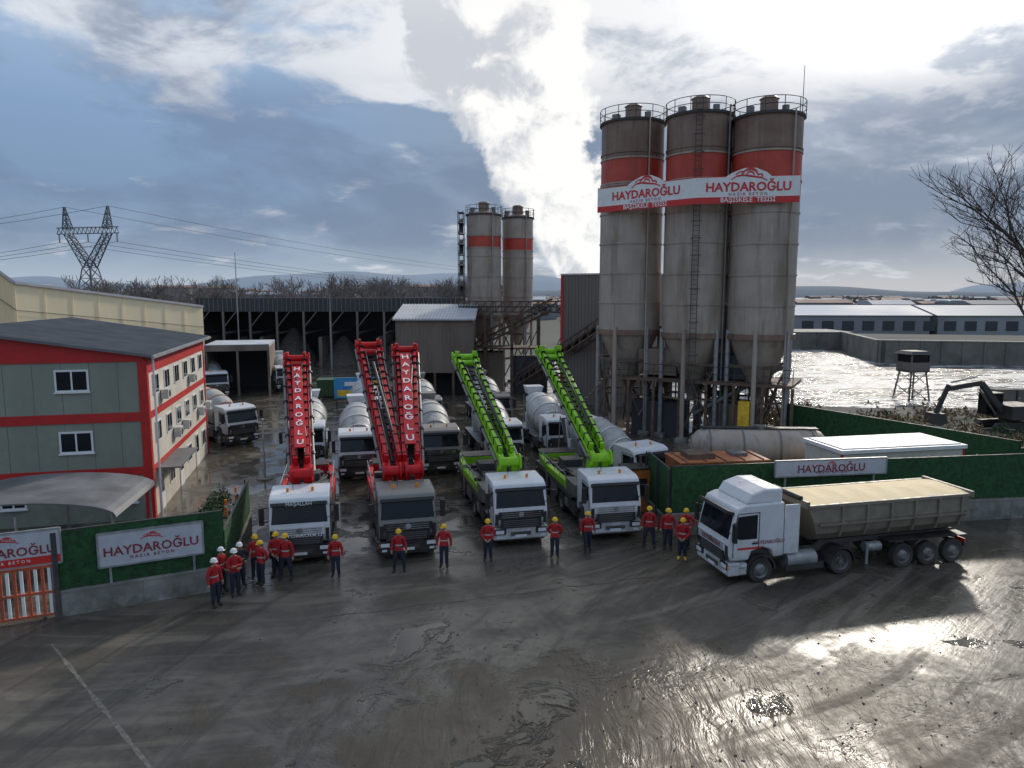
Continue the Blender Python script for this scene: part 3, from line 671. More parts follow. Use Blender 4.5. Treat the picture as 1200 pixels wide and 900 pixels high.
for k in range(5): b.b2(k*1.98,.25+k*1.98,0,.3,0,2.6,'rusty_steel')
b.b2(0,8.2,2,6,0,2.6,'dark_interior')
b.add([(-.3,-.4,8.25),(8.5,-.4,8.25),(8.5,7.4,9.7),(-.3,7.4,9.7),(-.3,-.4,8.4),(8.5,-.4,8.4),(8.5,7.4,9.85),(-.3,7.4,9.85)],[(0,1,2,3),(4,5,6,7),(0,1,5,4),(1,2,6,5),(2,3,7,6),(3,0,4,7)],'light_roof')
for k in range(26): b.beam((-.25+k*.345,-.4,8.44),(-.25+k*.345,7.4,9.89),.08,.06,'light_roof')
b.obj('structure',E)
E=empty('batching_plant_building',(5.0,72,0),-28); b=MB()
b.b2(0,8.5,0,8,0,12.9,'cladding_grey'); ribs(b,.0,8.5,0,0,12.9,'cladding_grey',.35)
for k in range(22): b.b2(-.04,0,k*.36,.08+k*.36,0,12.9,'cladding_grey')
b.b2(-.08,.18,-.08,.18,0,13,'trim_red'); b.b2(-.05,-.04,7.8,8.0,0,13,'trim_red'); b.b2(-.1,8.6,-.1,8.1,12.9,13.05,'light_roof')
b.obj('structure',E)
E=empty('mixing_tower',(13.2,61,0),-25); b=MB()
b.b2(0,8,0,7,3.5,12.6,'cladding_brown'); ribs(b,0,8,0,3.5,12.6,'cladding_brown',.4)
for x in(0.2,2.7,5.3,7.8):
    for y in(.2,6.8): b.b2(x-.15,x+.15,y-.15,y+.15,0,3.5,'rusty_steel')
b.obj('structure',E)
E=empty('batching_platform',(11,52.2,0),-28); b=MB()
b.b2(-5,9,1.5,7,4.4,4.6,'rusty_steel')
for x in range(-5,10,2): b.cyl((x,1.6,4.6),(x,1.6,5.7),.03,'frame_metal',n=5); b.b2(x-.1,x+.1,1.5,1.7,0,4.4,'rusty_steel')
b.cyl((-5,1.6,5.7),(9,1.6,5.7),.03,'frame_metal',n=5); b.cyl((-5,1.6,5.15),(9,1.6,5.15),.025,'frame_metal',n=5)
b.b2(-3,1,2.5,5,0,2.7,'dark_cladding'); b.b2(3,6.5,2.6,5.5,0,2.9,'cladding_brown'); b.b2(5.4,6.2,1.2,2.0,.4,3.3,'yellow_board')
b.cyl((-4,3,6.2),(7,4,2.2),.22,'rusty_steel'); b.cyl((2,2,2),(8,3.6,5.8),.2,'grey_steel'); b.cyl((-4,5,1),(0,5,5),.2,'rusty_steel')
b.box((-1,3.6,5.8),(3,2.4,2),'cladding_brown'); b.box((4.2,4,5.6),(2.5,2,1.8),'dark_cladding')
for k in range(14): b.box((-5.2-k*.28,1.9,4.3-k*.32),(.28,.9,.04),'rusty_steel')
for k in range(14): x=random.uniform(-5,8); b.beam((x,random.uniform(1.7,5),random.uniform(0,2)),(x+random.uniform(-1.5,1.5),random.uniform(1.7,5),random.uniform(4,7)),.12,.12,random.choice(('rusty_steel','grey_steel')))
b.obj('steelwork',E)
E=empty('conveyor_truss',(0,0,0)); b=MB()
def truss(p0,p1,h,w,m,n=12):
    p0=Vector(p0);p1=Vector(p1); d=(p1-p0).normalized(); r=d.cross(Vector((0,0,1))).normalized()*w/2; u=Vector((0,0,h))
    for a in(r,-r):
        b.beam(p0+a,p1+a,.14,.14,m); b.beam(p0+a+u,p1+a+u,.14,.14,m)
        for i in range(n):
            q0=p0+(p1-p0)*i/n+a; q1=p0+(p1-p0)*(i+1)/n+a
            b.beam(q0,q0+u,.08,.08,m); b.beam(q0,q1+u,.07,.07,m)
    b.beam(p0+u*.5,p1+u*.5,w*.8,.12,'black_plastic')
truss((-9,80,2.5),(4.5,81,9.2),1.3,1.4,'rusty_steel'); truss((-6,82,9),(6,80,9),1.2,1.2,'rusty_steel'); truss((1,78,1),(9,66,8),1.2,1.2,'rusty_steel')
for x in(-6,-3,0,3): 
    b.b2(x-.15,x+.15,79,79.3,0,8.5,'rusty_steel'); b.b2(x-.12,x+.12,83,83.3,0,8.5,'rusty_steel'); b.beam((x,79,1),(x+3,79,7.5),.1,.1,'rusty_steel')
b.b2(-5,4,79,83,4.9,5.1,'rusty_steel'); b.b2(-4.5,-1,80,83,0,4.5,'cladding_brown'); b.b2(0,4,79.5,82.5,0,4,'dark_cladding')
for s in(-1,1): b.beam((-6.2,84+s,0),(-6.2,84+s,20.5),.08,.08,'frame_metal'); b.beam((-5.6,84+s,0),(-5.6,84+s,20.5),.08,.08,'frame_metal')
for k in range(17): 
    z=1.2*k; b.beam((-5.9,83,z),(-5.9,85,z+1.2) if k%2 else (-5.9,85,z+.6),.5,.05,'frame_metal'); b.b2(-6.2,-5.6,83,85,z+1.1,z+1.15,'frame_metal')
b.obj('steelwork',E)
E=empty('advert_board',(-17.2,68,0),8); b=MB(); b.b2(0,4.6,0,.1,1.0,3.0,'blue_board'); b.b2(.3,2.0,-.01,0,1.2,1.8,'yellow_board'); b.b2(2.6,4.2,-.01,0,1.9,2.7,'yellow_board'); b.b2(1.0,3.6,-.012,-.01,2.2,2.6,'text_white')
for x in(.2,4.4): b.b2(x-.08,x+.08,.1,.2,0,3,'frame_metal')
b.obj('board',E)
E=empty('waste_container',(-19,76,0),8); b=MB(); b.box((0,0,1.1),(3.5,2,1.8),'dark_green_paint',top=(1.1,1.1)); 
for k in range(8): b.box((-1.6+k*.45,-1.07,1.1),(.08,.1,1.7),'dark_green_paint')
b.obj('body',E,.03)
# ------------------------------------------------------------ fences
def fence(name,p0,p1,h=3.0,base=.9,dens=45):
    L=math.hypot(p1[0]-p0[0],p1[1]-p0[1]); a=math.degrees(math.atan2(p1[1]-p0[1],p1[0]-p0[0]))
    E=empty(name,(p0[0],p0[1],0),a); b=MB(); b.b2(0,L,-.1,.1,0,base,'concrete'); b.b2(0,L,-.13,.13,base-.05,base+.03,'concrete')
    k=1
    while k*2.5<L: b.b2(k*2.5-.012,k*2.5+.012,-.106,.106,0,base-.06,'dark_concrete'); k+=1
    b.obj('concrete_base',E); b=MB()
    n=max(1,round(L/2.5))
    rr=random.Random(3)
    b.b2(0,L,-.04,.04,base+.05,h,'fence_green')
    for i in range(int(L*h*dens)):
        x=rr.uniform(0,L); z=rr.uniform(base+.05,h+.03); s=rr.choice((-1,1)); q=rr.uniform(.04,.09)
        b.add([(x-.02,s*.04,z),(x+.02,s*.04,z+.01),(x+rr.uniform(-.05,.05),s*(.05+q),z+rr.uniform(-.03,.08))],[(0,1,2)],'fence_green')
    b.obj('green_screen',E,recalc=False); b=MB()
    for i in range(n+1): x=L*i/n; b.b2(x-.04,x+.04,.1,.17,0,h+.05,'frame_metal')
    b.b2(0,L,-.045,.045,h,h+.04,'frame_metal'); b.obj('posts',E)
fence('green_fence',(-15.5,23.3),(-10.8,25.6))
fence('green_fence',(7.3,31.6),(25.3,34.2),3.2,1.0)
fence('green_fence',(25.3,34.2),(48,37.2),3.2,1.0)
fence('green_fence',(20,52),(27.8,38.2),3.0,.6,25)
fence('green_fence',(7.3,31.7),(7.0,35.5),3.0,.6,25)
fence('green_fence',(27.8,38.2),(60,45),2.6,.5,25)
fence('green_fence',(-10.8,25.65),(-12.6,33),2.2,.6,25)
def sign(name,loc,rz,w,h,bottomred=False,posts=True,k=.148):
    E=empty(name,loc,rz); b=MB(); b.b2(-w/2,w/2,0,.06,-h/2,h/2,'sign_white')
    for x0,x1,z0,z1 in((-w/2,w/2,h/2-.03,h/2+.03),(-w/2,w/2,-h/2-.03,-h/2+.03),(-w/2-.03,-w/2+.03,-h/2,h/2),(w/2-.03,w/2+.03,-h/2,h/2)): b.b2(x0,x1,-.02,.07,z0,z1,'galv_steel')
    if bottomred: b.b2(-w/2+.03,w/2-.03,-.01,0,-h/2+.03,-h/2+.3,'sign_red')
    if posts:
        for s in(-1,1): b.b2(s*w*.4-.04,s*w*.4+.04,.07,.14,-loc[2],h/2,'galv_steel')
    swoosh(b,0,h*.27,h*.24,-.014,'sign_red'); b.obj('panel',E)
    text('HAYDAROĞLU',(0,-.014,-h*.07),w*k,'text_maroon',E,bold=.004)
    text('H A Z I R   B E T O N',(0,-.014,-h*.29 if not bottomred else -h*.35),w*k*.34,'text_maroon' if not bottomred else 'text_white',E); return E
sign('company_sign',(-12.85,24.42,2.15),26.1,3.35,1.2,k=.135)
sign('company_sign',(-16.75,22.62,2.55),24,3.1,1.2,True,k=.135)
sign('company_sign',(14.9,32.35,3.0),8.3,5.6,.75,k=.09)
E=empty('sliding_gate',(-15.6,23.2,0),23); b=MB()
for k in range(22):
    x=-.15-k*.2; b.b2(x-.045,x+.045,-.03,.03,.15,1.85,'gate_orange' if k%2 else 'banner_white')
for z in(.15,.95,1.85): b.b2(-4.5,0,-.05,.05,z-.04,z+.04,'gate_orange')
b.b2(-.02,.14,-.1,.1,0,3.0,'frame_metal'); b.cyl((-.4,0,.08),(-.3,0,.08),.08,'frame_metal'); b.obj('leaf',E)
E=empty('barrel_canopy',(-19.2,28.2,0),10); b=MB(); n=14
for i in range(n):
    a0=math.pi*i/n; a1=math.pi*(i+1)/n
    f=lambda a:(-3.6*math.cos(a),2.55+.65*math.sin(a))
    (x0,z0),(x1,z1)=f(a0),f(a1); b.add([(x0,-2.4,z0),(x1,-2.4,z1),(x1,2.4,z1),(x0,2.4,z0),(x0,-2.4,z0-.06),(x1,-2.4,z1-.06),(x1,2.4,z1-.06),(x0,2.4,z0-.06)],[(0,1,2,3),(7,6,5,4),(0,4,5,1),(2,6,7,3)],'roof_grey',False)
for x in(-3.4,0,3.4):
    for y in(-2.2,2.2): b.cyl((x,y,0),(x,y,2.65),.05,'galv_steel')
b.obj('structure',E)
E=empty('portable_cabin',(17.2,36.2,0),11.5); b=MB(); b.b2(0,7.4,0,3.2,.15,2.75,'wall_cream'); b.b2(-.12,7.52,-.12,3.32,2.75,2.95,'banner_white'); b.b2(.1,7.3,.1,3.1,2.96,3.0,'light_roof')
for k in range(4): b.b2(.8+k*1.8,1.7+k*1.8,-.03,0,1.1,2.1,'window_frame'); b.b2(.88+k*1.8,1.62+k*1.8,-.036,-.02,1.18,2.02,'glass')
for x in(0,7.4): b.b2(x-.06,x+.06,-.02,.08,.1,2.75,'trim_red')
b.obj('body',E,.02)
E=empty('cement_storage_tank',(15.3,43.3,0),-4); b=MB(); b.rev([(.01,-4.2),(.6,-4.1),(1.0,-3.7),(1.16,-3.2),(1.16,3.2),(1.0,3.7),(.6,4.1),(.01,4.2)],(0,0,1.6),(1,0,0),'silo_grey',30)
for x in(-3.1,-1.1,1.1,3.1): b.rev([(1.16,x-.05),(1.2,x-.05),(1.2,x+.05),(1.16,x+.05)],(0,0,1.6),(1,0,0),'grey_steel',30)
for x in(-2.6,2.6): b.b2(x-.2,x+.2,-.9,.9,0,.9,'rusty_steel')
b.b2(-3.5,3.5,-.3,.3,2.77,2.83,'frame_metal'); b.cyl((0,0,2.7),(0,0,2.95),.35,'grey_steel'); b.obj('tank',E)
E=empty('fuel_tank_skid',(10.4,35.4,0),8); b=MB(); b.box((0,0,1.9),(4.6,2.2,1.7),'rust_orange'); b.box((0,0,2.78),(4.7,2.3,.1),'rust_orange'); b.box((-1,0,2.95),(1.4,1.2,.3),'rusty_steel'); b.box((1.2,.2,2.9),(.8,.8,.2),'grey_steel')
for x in(-2,-1,0,1,2): b.box((x,-1.12,1.9),(.08,.06,1.6),'rusty_steel'); b.box((x,0,2.86),(.06,2.25,.05),'rusty_steel')
b.box((0,0,.55),(4.4,2.0,1.0),'dark_green_paint'); b.obj('body',E,.03)
E=empty('generator_box',(6.3,35.6,0),10); b=MB(); b.box((0,0,1.1),(1.3,1.2,2.2),'orange_paint'); b.box((0,0,2.24),(1.4,1.3,.08),'black_plastic'); b.box((0,-.61,1.3),(.9,.03,.9),'black_plastic'); b.cyl((.3,0,2.25),(.3,0,2.8),.06,'rusty_steel'); b.obj('body',E,.03)
E=empty('excavator',(40.3,57,0),-80); b=MB()
for s in(-1,1):
    b.prism([(-1.7,.1),(-2.0,.45),(-1.7,.8),(1.7,.8),(2.0,.45),(1.7,.1)],s*.9-.25,s*.9+.25,'black_plastic')
b.cyl((0,0,.7),(0,0,1.0),.6,'frame_metal'); b.box((0,.6,1.6),(2.5,2.8,1.1),'frame_metal'); b.box((-.8,-.9,2.1),(.95,1.5,1.7),'glass'); b.box((-.8,-.9,2.98),(1.05,1.6,.1),'frame_metal')
b.beam((.3,-.8,1.6),(.3,-3.0,4.0),.32,.45,'frame_metal'); b.beam((.3,-3.0,4.0),(.3,-6.0,3.6),.3,.4,'frame_metal'); b.beam((.3,-5.9,3.9),(.3,-6.9,1.6),.22,.34,'frame_metal')
b.prism([(-7.3,1.7),(-6.5,1.7),(-6.2,1.0),(-6.8,.7),(-7.5,1.0)],-.3,.9,'frame_metal'); b.cyl((.3,-1.4,1.4),(.3,-3.1,3.5),.08,'grey_steel'); b.cyl((.3,-3.4,4.5),(.3,-5.7,4.1),.07,'grey_steel')
b.obj('body',E,.03)
E=empty('watchtower',(42,74,0),10); b=MB()
for sx_ in(-1,1):
    for sy_ in(-1,1): b.beam((sx_*1.2,sy_*1.2,0),(sx_*.85,sy_*.85,3.0),.12,.12,'frame_metal')
for k in range(2):
    z=k*1.5
    for s in(-1,1): b.beam((-1.15,s*1.1,z),(1.0,s*.95,z+1.5),.07,.07,'frame_metal'); b.beam((1.15,s*1.1,z),(-1.0,s*.95,z+1.5),.07,.07,'frame_metal')
b.b2(-1.4,1.4,-1.4,1.4,3.0,3.1,'frame_metal'); b.b2(-1.1,1.1,-1.1,1.1,3.1,4.0,'cladding_grey'); b.b2(-1.0,1.0,-1.0,1.0,4.0,4.8,'glass')
for x in(-1.05,1.05):
    for y in(-1.05,1.05): b.b2(x-.06,x+.06,y-.06,y+.06,4.0,4.8,'cladding_grey')
b.box((0,0,5.0),(2.7,2.7,.3),'dark_cladding',top=(.7,.7)); b.obj('tower',E)
E=empty('concrete_basin_wall',(59,114,0),-13.5); b=MB(); b.b2(0,90,0,1,0,3.6,'dark_concrete'); b.b2(0,1,0,30,0,3.6,'dark_concrete'); b.b2(-.1,90,-.1,1.2,3.6,3.75,'concrete')
for k in range(30): b.b2(k*3,k*3+.3,-.15,0,0,3.6,'dark_concrete')
b.b2(1,90,1,30,3.0,3.2,'land'); b.obj('walls',E)
E=empty('concrete_basin_wall',(52,142,0),0); b=MB(); b.b2(0,16,0,12,0,3.4,'dark_concrete'); b.b2(-.1,16.1,-.1,12.1,3.4,3.55,'concrete')
for k in range(6): b.b2(k*3,k*3+.3,-.15,0,0,3.4,'dark_concrete')
b.obj('walls',E)
E=empty('rubble_bunker_wall',(46,66,0),5); b=MB()
for k in range(9): b.box((k*2.1,random.uniform(-.1,.1),1.0+random.uniform(-.1,.3)),(2.0,1.2,2.2),'dark_concrete',rot=(0,0,random.uniform(-.05,.05)))
b.obj('blocks',E,.05)
# ------------------------------------------------------------ vegetation
def clump(mb,cx,cy,rx,ry,h,n,m,q=.22,rr=random):
    for i in range(n):
        a=rr.uniform(0,6.28); d=math.sqrt(rr.random()); x=cx+rx*d*math.cos(a); y=cy+ry*d*math.sin(a); z=rr.random()*h*(1-.6*d*d)+.05
        v=Vector((rr.uniform(-1,1),rr.uniform(-1,1),rr.uniform(.1,1.5))).normalized()*q*rr.uniform(.5,1.4); u=Vector((rr.uniform(-1,1),rr.uniform(-1,1),0)).normalized()*q*.3
        p=Vector((x,y,z)); mb.add([p-u,p+u,p+v],[(0,1,2)],m)
b=MB()
for i in range(200):
    x=random.uniform(28,78); y=53+.12*(x-28)+random.uniform(-9,9)
    if 32<x<43 and 52<y<60: continue
    clump(b,x,y,1.6,1.3,random.uniform(.8,2.2),110,random.choice(('dry_weed','dry_weed','dry_weed','hedge')),.4)
for i in range(30): clump(b,random.uniform(22,27),random.uniform(56,64),1.5,1.3,random.uniform(.7,1.5),90,'dry_weed',.35)
b.obj('dry_bushes',recalc=False)
b=MB()
for i in range(9): clump(b,-13.8-i*.18+.0,29+i*.9,.5,.5,1.1,260,'hedge',.16)
b.obj('planter_hedge',recalc=False)
def tree(mb,base,h,m,rng,depth=6,r0=.22,spread=.55,nsides=5,minr=.01,first=.3,lean=Vector((0,0,1))):
    def br(p,d,L,r,k):
        segs=3; q=p
        for i in range(segs):
            d2=(d+Vector((rng.uniform(-.13,.13),rng.uniform(-.13,.13),rng.uniform(-.02,.1)))).normalized()
            q2=q+d2*L/segs; ra=r*(1-.35*i/segs); rb=r*(1-.35*(i+1)/segs)
            mb.cyl(q,q2,max(ra,minr),m,r1=max(rb,minr),n=nsides if k>2 else 3,caps=False); q=q2; d=d2
            if k>0 and i>0:
                ax=Vector((rng.uniform(-1,1),rng.uniform(-1,1),rng.uniform(-.3,.5))).normalized(); dd=(d*.75+ax*spread*1.25).normalized(); br(q,dd,L*rng.uniform(.5,.75),r*.5,k-1)
        if k>0:
            for _ in range(2):
                ax=Vector((rng.uniform(-1,1),rng.uniform(-1,1),rng.uniform(-.2,.4))).normalized(); dd=(d+ax*spread).normalized(); br(q,dd,L*rng.uniform(.65,.85),r*.62,k-1)
    br(Vector(base),lean,h*first,r0,depth)
b=MB(); tree(b,(0,0,0),20,'bark',random.Random(11),6,.34,.62,7,.011,.33); o=b.obj('bare_tree',recalc=False); o.location=(37.6,46.5,0); 
zs=[v.co.z for v in o.data.vertices]; k_=25.5/max(zs); o.scale=(k_*.95,k_*.95,k_)
b=MB(); rg=random.Random(5); proto=[]
for k in range(5):
    q=MB(); tree(q,(0,0,0),14,'far_trees',random.Random(20+k),4,.25,.6,3,.035,.27); hh=max(v[2] for v in q.v); q.v=[(a*14/hh,b_*14/hh,c*14/hh) for a,b_,c in q.v]; proto.append(q)
def place(b,q,x,y,s,rz):
    o=len(b.v); c,sn=math.cos(rz),math.sin(rz)
    b.v+=[(x+s*(vx*c-vy*sn),y+s*(vx*sn+vy*c),s*vz) for vx,vy,vz in q.v]; k=b.mid('far_trees')
    b.f+=[tuple(o+i for i in f) for f in q.f]; b.mi+=[k]*len(q.f); b.sm+=[False]*len(q.f)
for i in range(120):
    y=rg.uniform(190,330); x=-y*(rg.uniform(.0,.25) if i%2 else rg.uniform(.2,.60)); place(b,rg.choice(proto),x,y,rg.uniform(.8,1.35)*(.68+y/900),rg.uniform(0,6))
b.obj('distant_treeline',recalc=False)
b=MB()
for i in range(520):
    y=rg.uniform(300,1100); x=y*rg.uniform(-.85,.95); s=rg.uniform(4,10)
    clump(b,x,y,s*1.6,s*.8,s*.8,28,'far_green' if rg.random()<.4 else 'far_trees',s*.45,rg)
b.obj('distant_woods',recalc=False)
b=MB()
for i in range(420):
    y=rg.uniform(200,1300); x=y*rg.uniform(-.9,1.0)
    if x<20 and y<300 : continue
    if x>0 and y<230 and x/y<.35: continue
    w=rg.uniform(8,35); h=rg.uniform(4,8) if x>0 else rg.uniform(6,15); dd=rg.uniform(10,20)
    b.b2(x,x+w,y,y+dd,0,h,'hazed_far_wall'); b.box((x+w/2,y+dd/2,h+.6),(w+1,dd+1,1.2),rg.choice(('hazed_far_roof','far_roof_red','far_roof_red','hazed_far_wall')),top=(1,.4))
    for q in range(int(w/4)): b.b2(x+1+q*4,x+2.6+q*4,y-.05,y,h*.45,h*.7,'dark_cladding')
b.obj('distant_town',recalc=False)
E=empty('distant_warehouse',(70,190,0),-4); b=MB()
for k in range(3): b.b2(k*42,k*42+40,0,25,0,5.5,'hazed_far_wall'); b.prism([(-.5,5.5),(12.5,8),(25.5,5.5)],k*42-.5,k*42+40.5,'hazed_far_roof')
for k in range(24): b.b2(2+k*5.2,5+k*5.2,-.1,0,1.5,4,'dark_cladding')
b.obj('halls',E)
def hills(name,y,amp,off,m,seed):
    r_=random.Random(seed); ph=[r_.uniform(0,6.28) for _ in range(6)]; b=MB(); n=260; vs=[]
    for i in range(n+1):
        x=-4*y/3*1.2+ (y*3.2)*i/n
        u=x/y; h=off+amp*(.5+.5*math.sin(u*3.1+ph[0]))*.6+amp*.25*math.sin(u*7.3+ph[1])+amp*.1*math.sin(u*17+ph[2])+amp*.04*math.sin(u*41+ph[3])
        h=max(h,y*.002)
        vs+=[(x,y,-5),(x,y+h*1.5,h*.6),(x,y+h*3,h)]
    b.add(vs,[(i*3+j,i*3+3+j,i*3+4+j,i*3+1+j) for i in range(n) for j in range(2)],m,True); b.obj(name,recalc=False)
hills('hills',2200,45,5,'hazed_hill',2); hills('hills',4200,190,20,'hazed_far_hill',9)
# ------------------------------------------------------------ pylon + wires
E=empty('power_pylon',(-176,300,0),-12); b=MB()
def lat(p0,p1,w0,w1,n):
    p0=Vector(p0);p1=Vector(p1)
    cs=[(-1,-1),(1,-1),(1,1),(-1,1)]
    for i in range(n):
        a=p0+(p1-p0)*i/n; c=p0+(p1-p0)*(i+1)/n; wa=w0+(w1-w0)*i/n; wc=w0+(w1-w0)*(i+1)/n
        for k in range(4):
            q=cs[k];s_=cs[(k+1)%4]
            A=a+Vector((q[0]*wa,q[1]*wa,0));C=c+Vector((q[0]*wc,q[1]*wc,0)); A2=a+Vector((s_[0]*wa,s_[1]*wa,0)); C2=c+Vector((s_[0]*wc,s_[1]*wc,0))
            b.beam(A,C,.36,.36,'pylon_steel'); b.beam(A,C2,.2,.2,'pylon_steel'); b.beam(A2,C,.2,.2,'pylon_steel'); b.beam(A,A2,.2,.2,'pylon_steel')
lat((0,0,0),(0,0,22),5.5,2.0,5); lat((0,0,22),(-9.5,0,36),1.8,1.2,5); lat((0,0,22),(9.5,0,36),1.8,1.2,5)
for z in(36,38.5): b.beam((-15,0,z),(15,0,z),.36,.36,'pylon_steel')
for k in range(15): x=-15+k*2; b.beam((x,0,36),(x+1,0,38.5),.22,.22,'pylon_steel'); b.beam((x+1,0,38.5),(x+2,0,36),.22,.22,'pylon_steel')
for s in(-1,1): lat((s*9.5,0,38),(s*10.5,0,47),1.4,.2,4)
for x in(-14,0,14): b.beam((x,0,36),(x,0,32.5),.35,.35,'pylon_steel')
b.obj('lattice',E)
b=MB(); M4=Matrix.Rotation(R(-12),4,'Z')
for x,z in((-14,32.5),(0,32.5),(14,32.5),(-10.5,47),(10.5,47)):
    p=M4@Vector((x,0,z))+Vector((-176,300,0))
    for tgt,sag in(((p.x-300,p.y+40,z+0),12),((p.x+340,p.y+620,z-8),14)):
        q0=p; N=16
        for i in range(1,N+1):
            f=i/N; q=Vector((p.x+(tgt[0]-p.x)*f,p.y+(tgt[1]-p.y)*f,p.z+(tgt[2]-p.z)*f-sag*4*f*(1-f))); b.cyl(q0,q,.085,'pylon_steel',n=4,caps=False); q0=q
b.obj('power_lines')
E=empty('light_pole',(-14.8,41.5,0)); b=MB(); b.cyl((0,0,0),(0,0,3.6),.06,'galv_steel',r1=.04); b.cyl((0,0,0),(0,0,.1),.45,'concrete',n=16); b.box((0,-.1,3.65),(.15,.35,.1),'grey_steel'); b.obj('pole',E)
for x,y in((-14.2,34.2),(-14.6,36.5),(-13.2,31)):
    E=empty('bollard',(x,y,0)); b=MB(); b.cyl((0,0,0),(0,0,.9),.06,'cone_orange',n=12); b.cyl((0,0,.5),(0,0,.62),.063,'text_white',n=12); b.cyl((0,0,0),(0,0,.05),.2,'black_plastic',n=12); b.obj('post',E)
E=empty('utility_mast',(-40,104,0)); b=MB(); b.cyl((0,0,0),(0,0,17),.12,'galv_steel',r1=.05); b.obj('mast',E)
E=empty('utility_mast',(-26.5,104,0)); b=MB(); b.cyl((0,0,0),(0,0,11),.12,'galv_steel',r1=.06); b.obj('mast',E)
b=MB()
for k in range(24):
    f0=k/24; f1=(k+1)/24; g=lambda f:(-6.5+12.8*f,23.1+3.8*f+.08*math.sin(f*31)+.05*math.sin(f*77)); a=g(f0);c=g(f1); w_=.03+.03*abs(math.sin(k*1.7))
    b.poly([(a[0],a[1],.004),(c[0],c[1],.004),(c[0],c[1]+w_,.004),(a[0],a[1]+w_,.004)],'black_plastic')
b.obj('pavement_crack',recalc=False)
b=MB(); rs=random.Random(8)
for i in range(420):
    x=rs.gauss(6,6); y=rs.uniform(14.6,22) if i%3 else rs.uniform(14.6,30)
    s=rs.uniform(.012,.04); b.box((x,y,s*.3),(s*rs.uniform(1,2),s*rs.uniform(1,2),s),'rusty_steel' if i%2 else 'dark_concrete',rot=(rs.uniform(-.5,.5),rs.uniform(-.5,.5),rs.uniform(0,3)),top=(.6,.6))
b.obj('loose_stones')
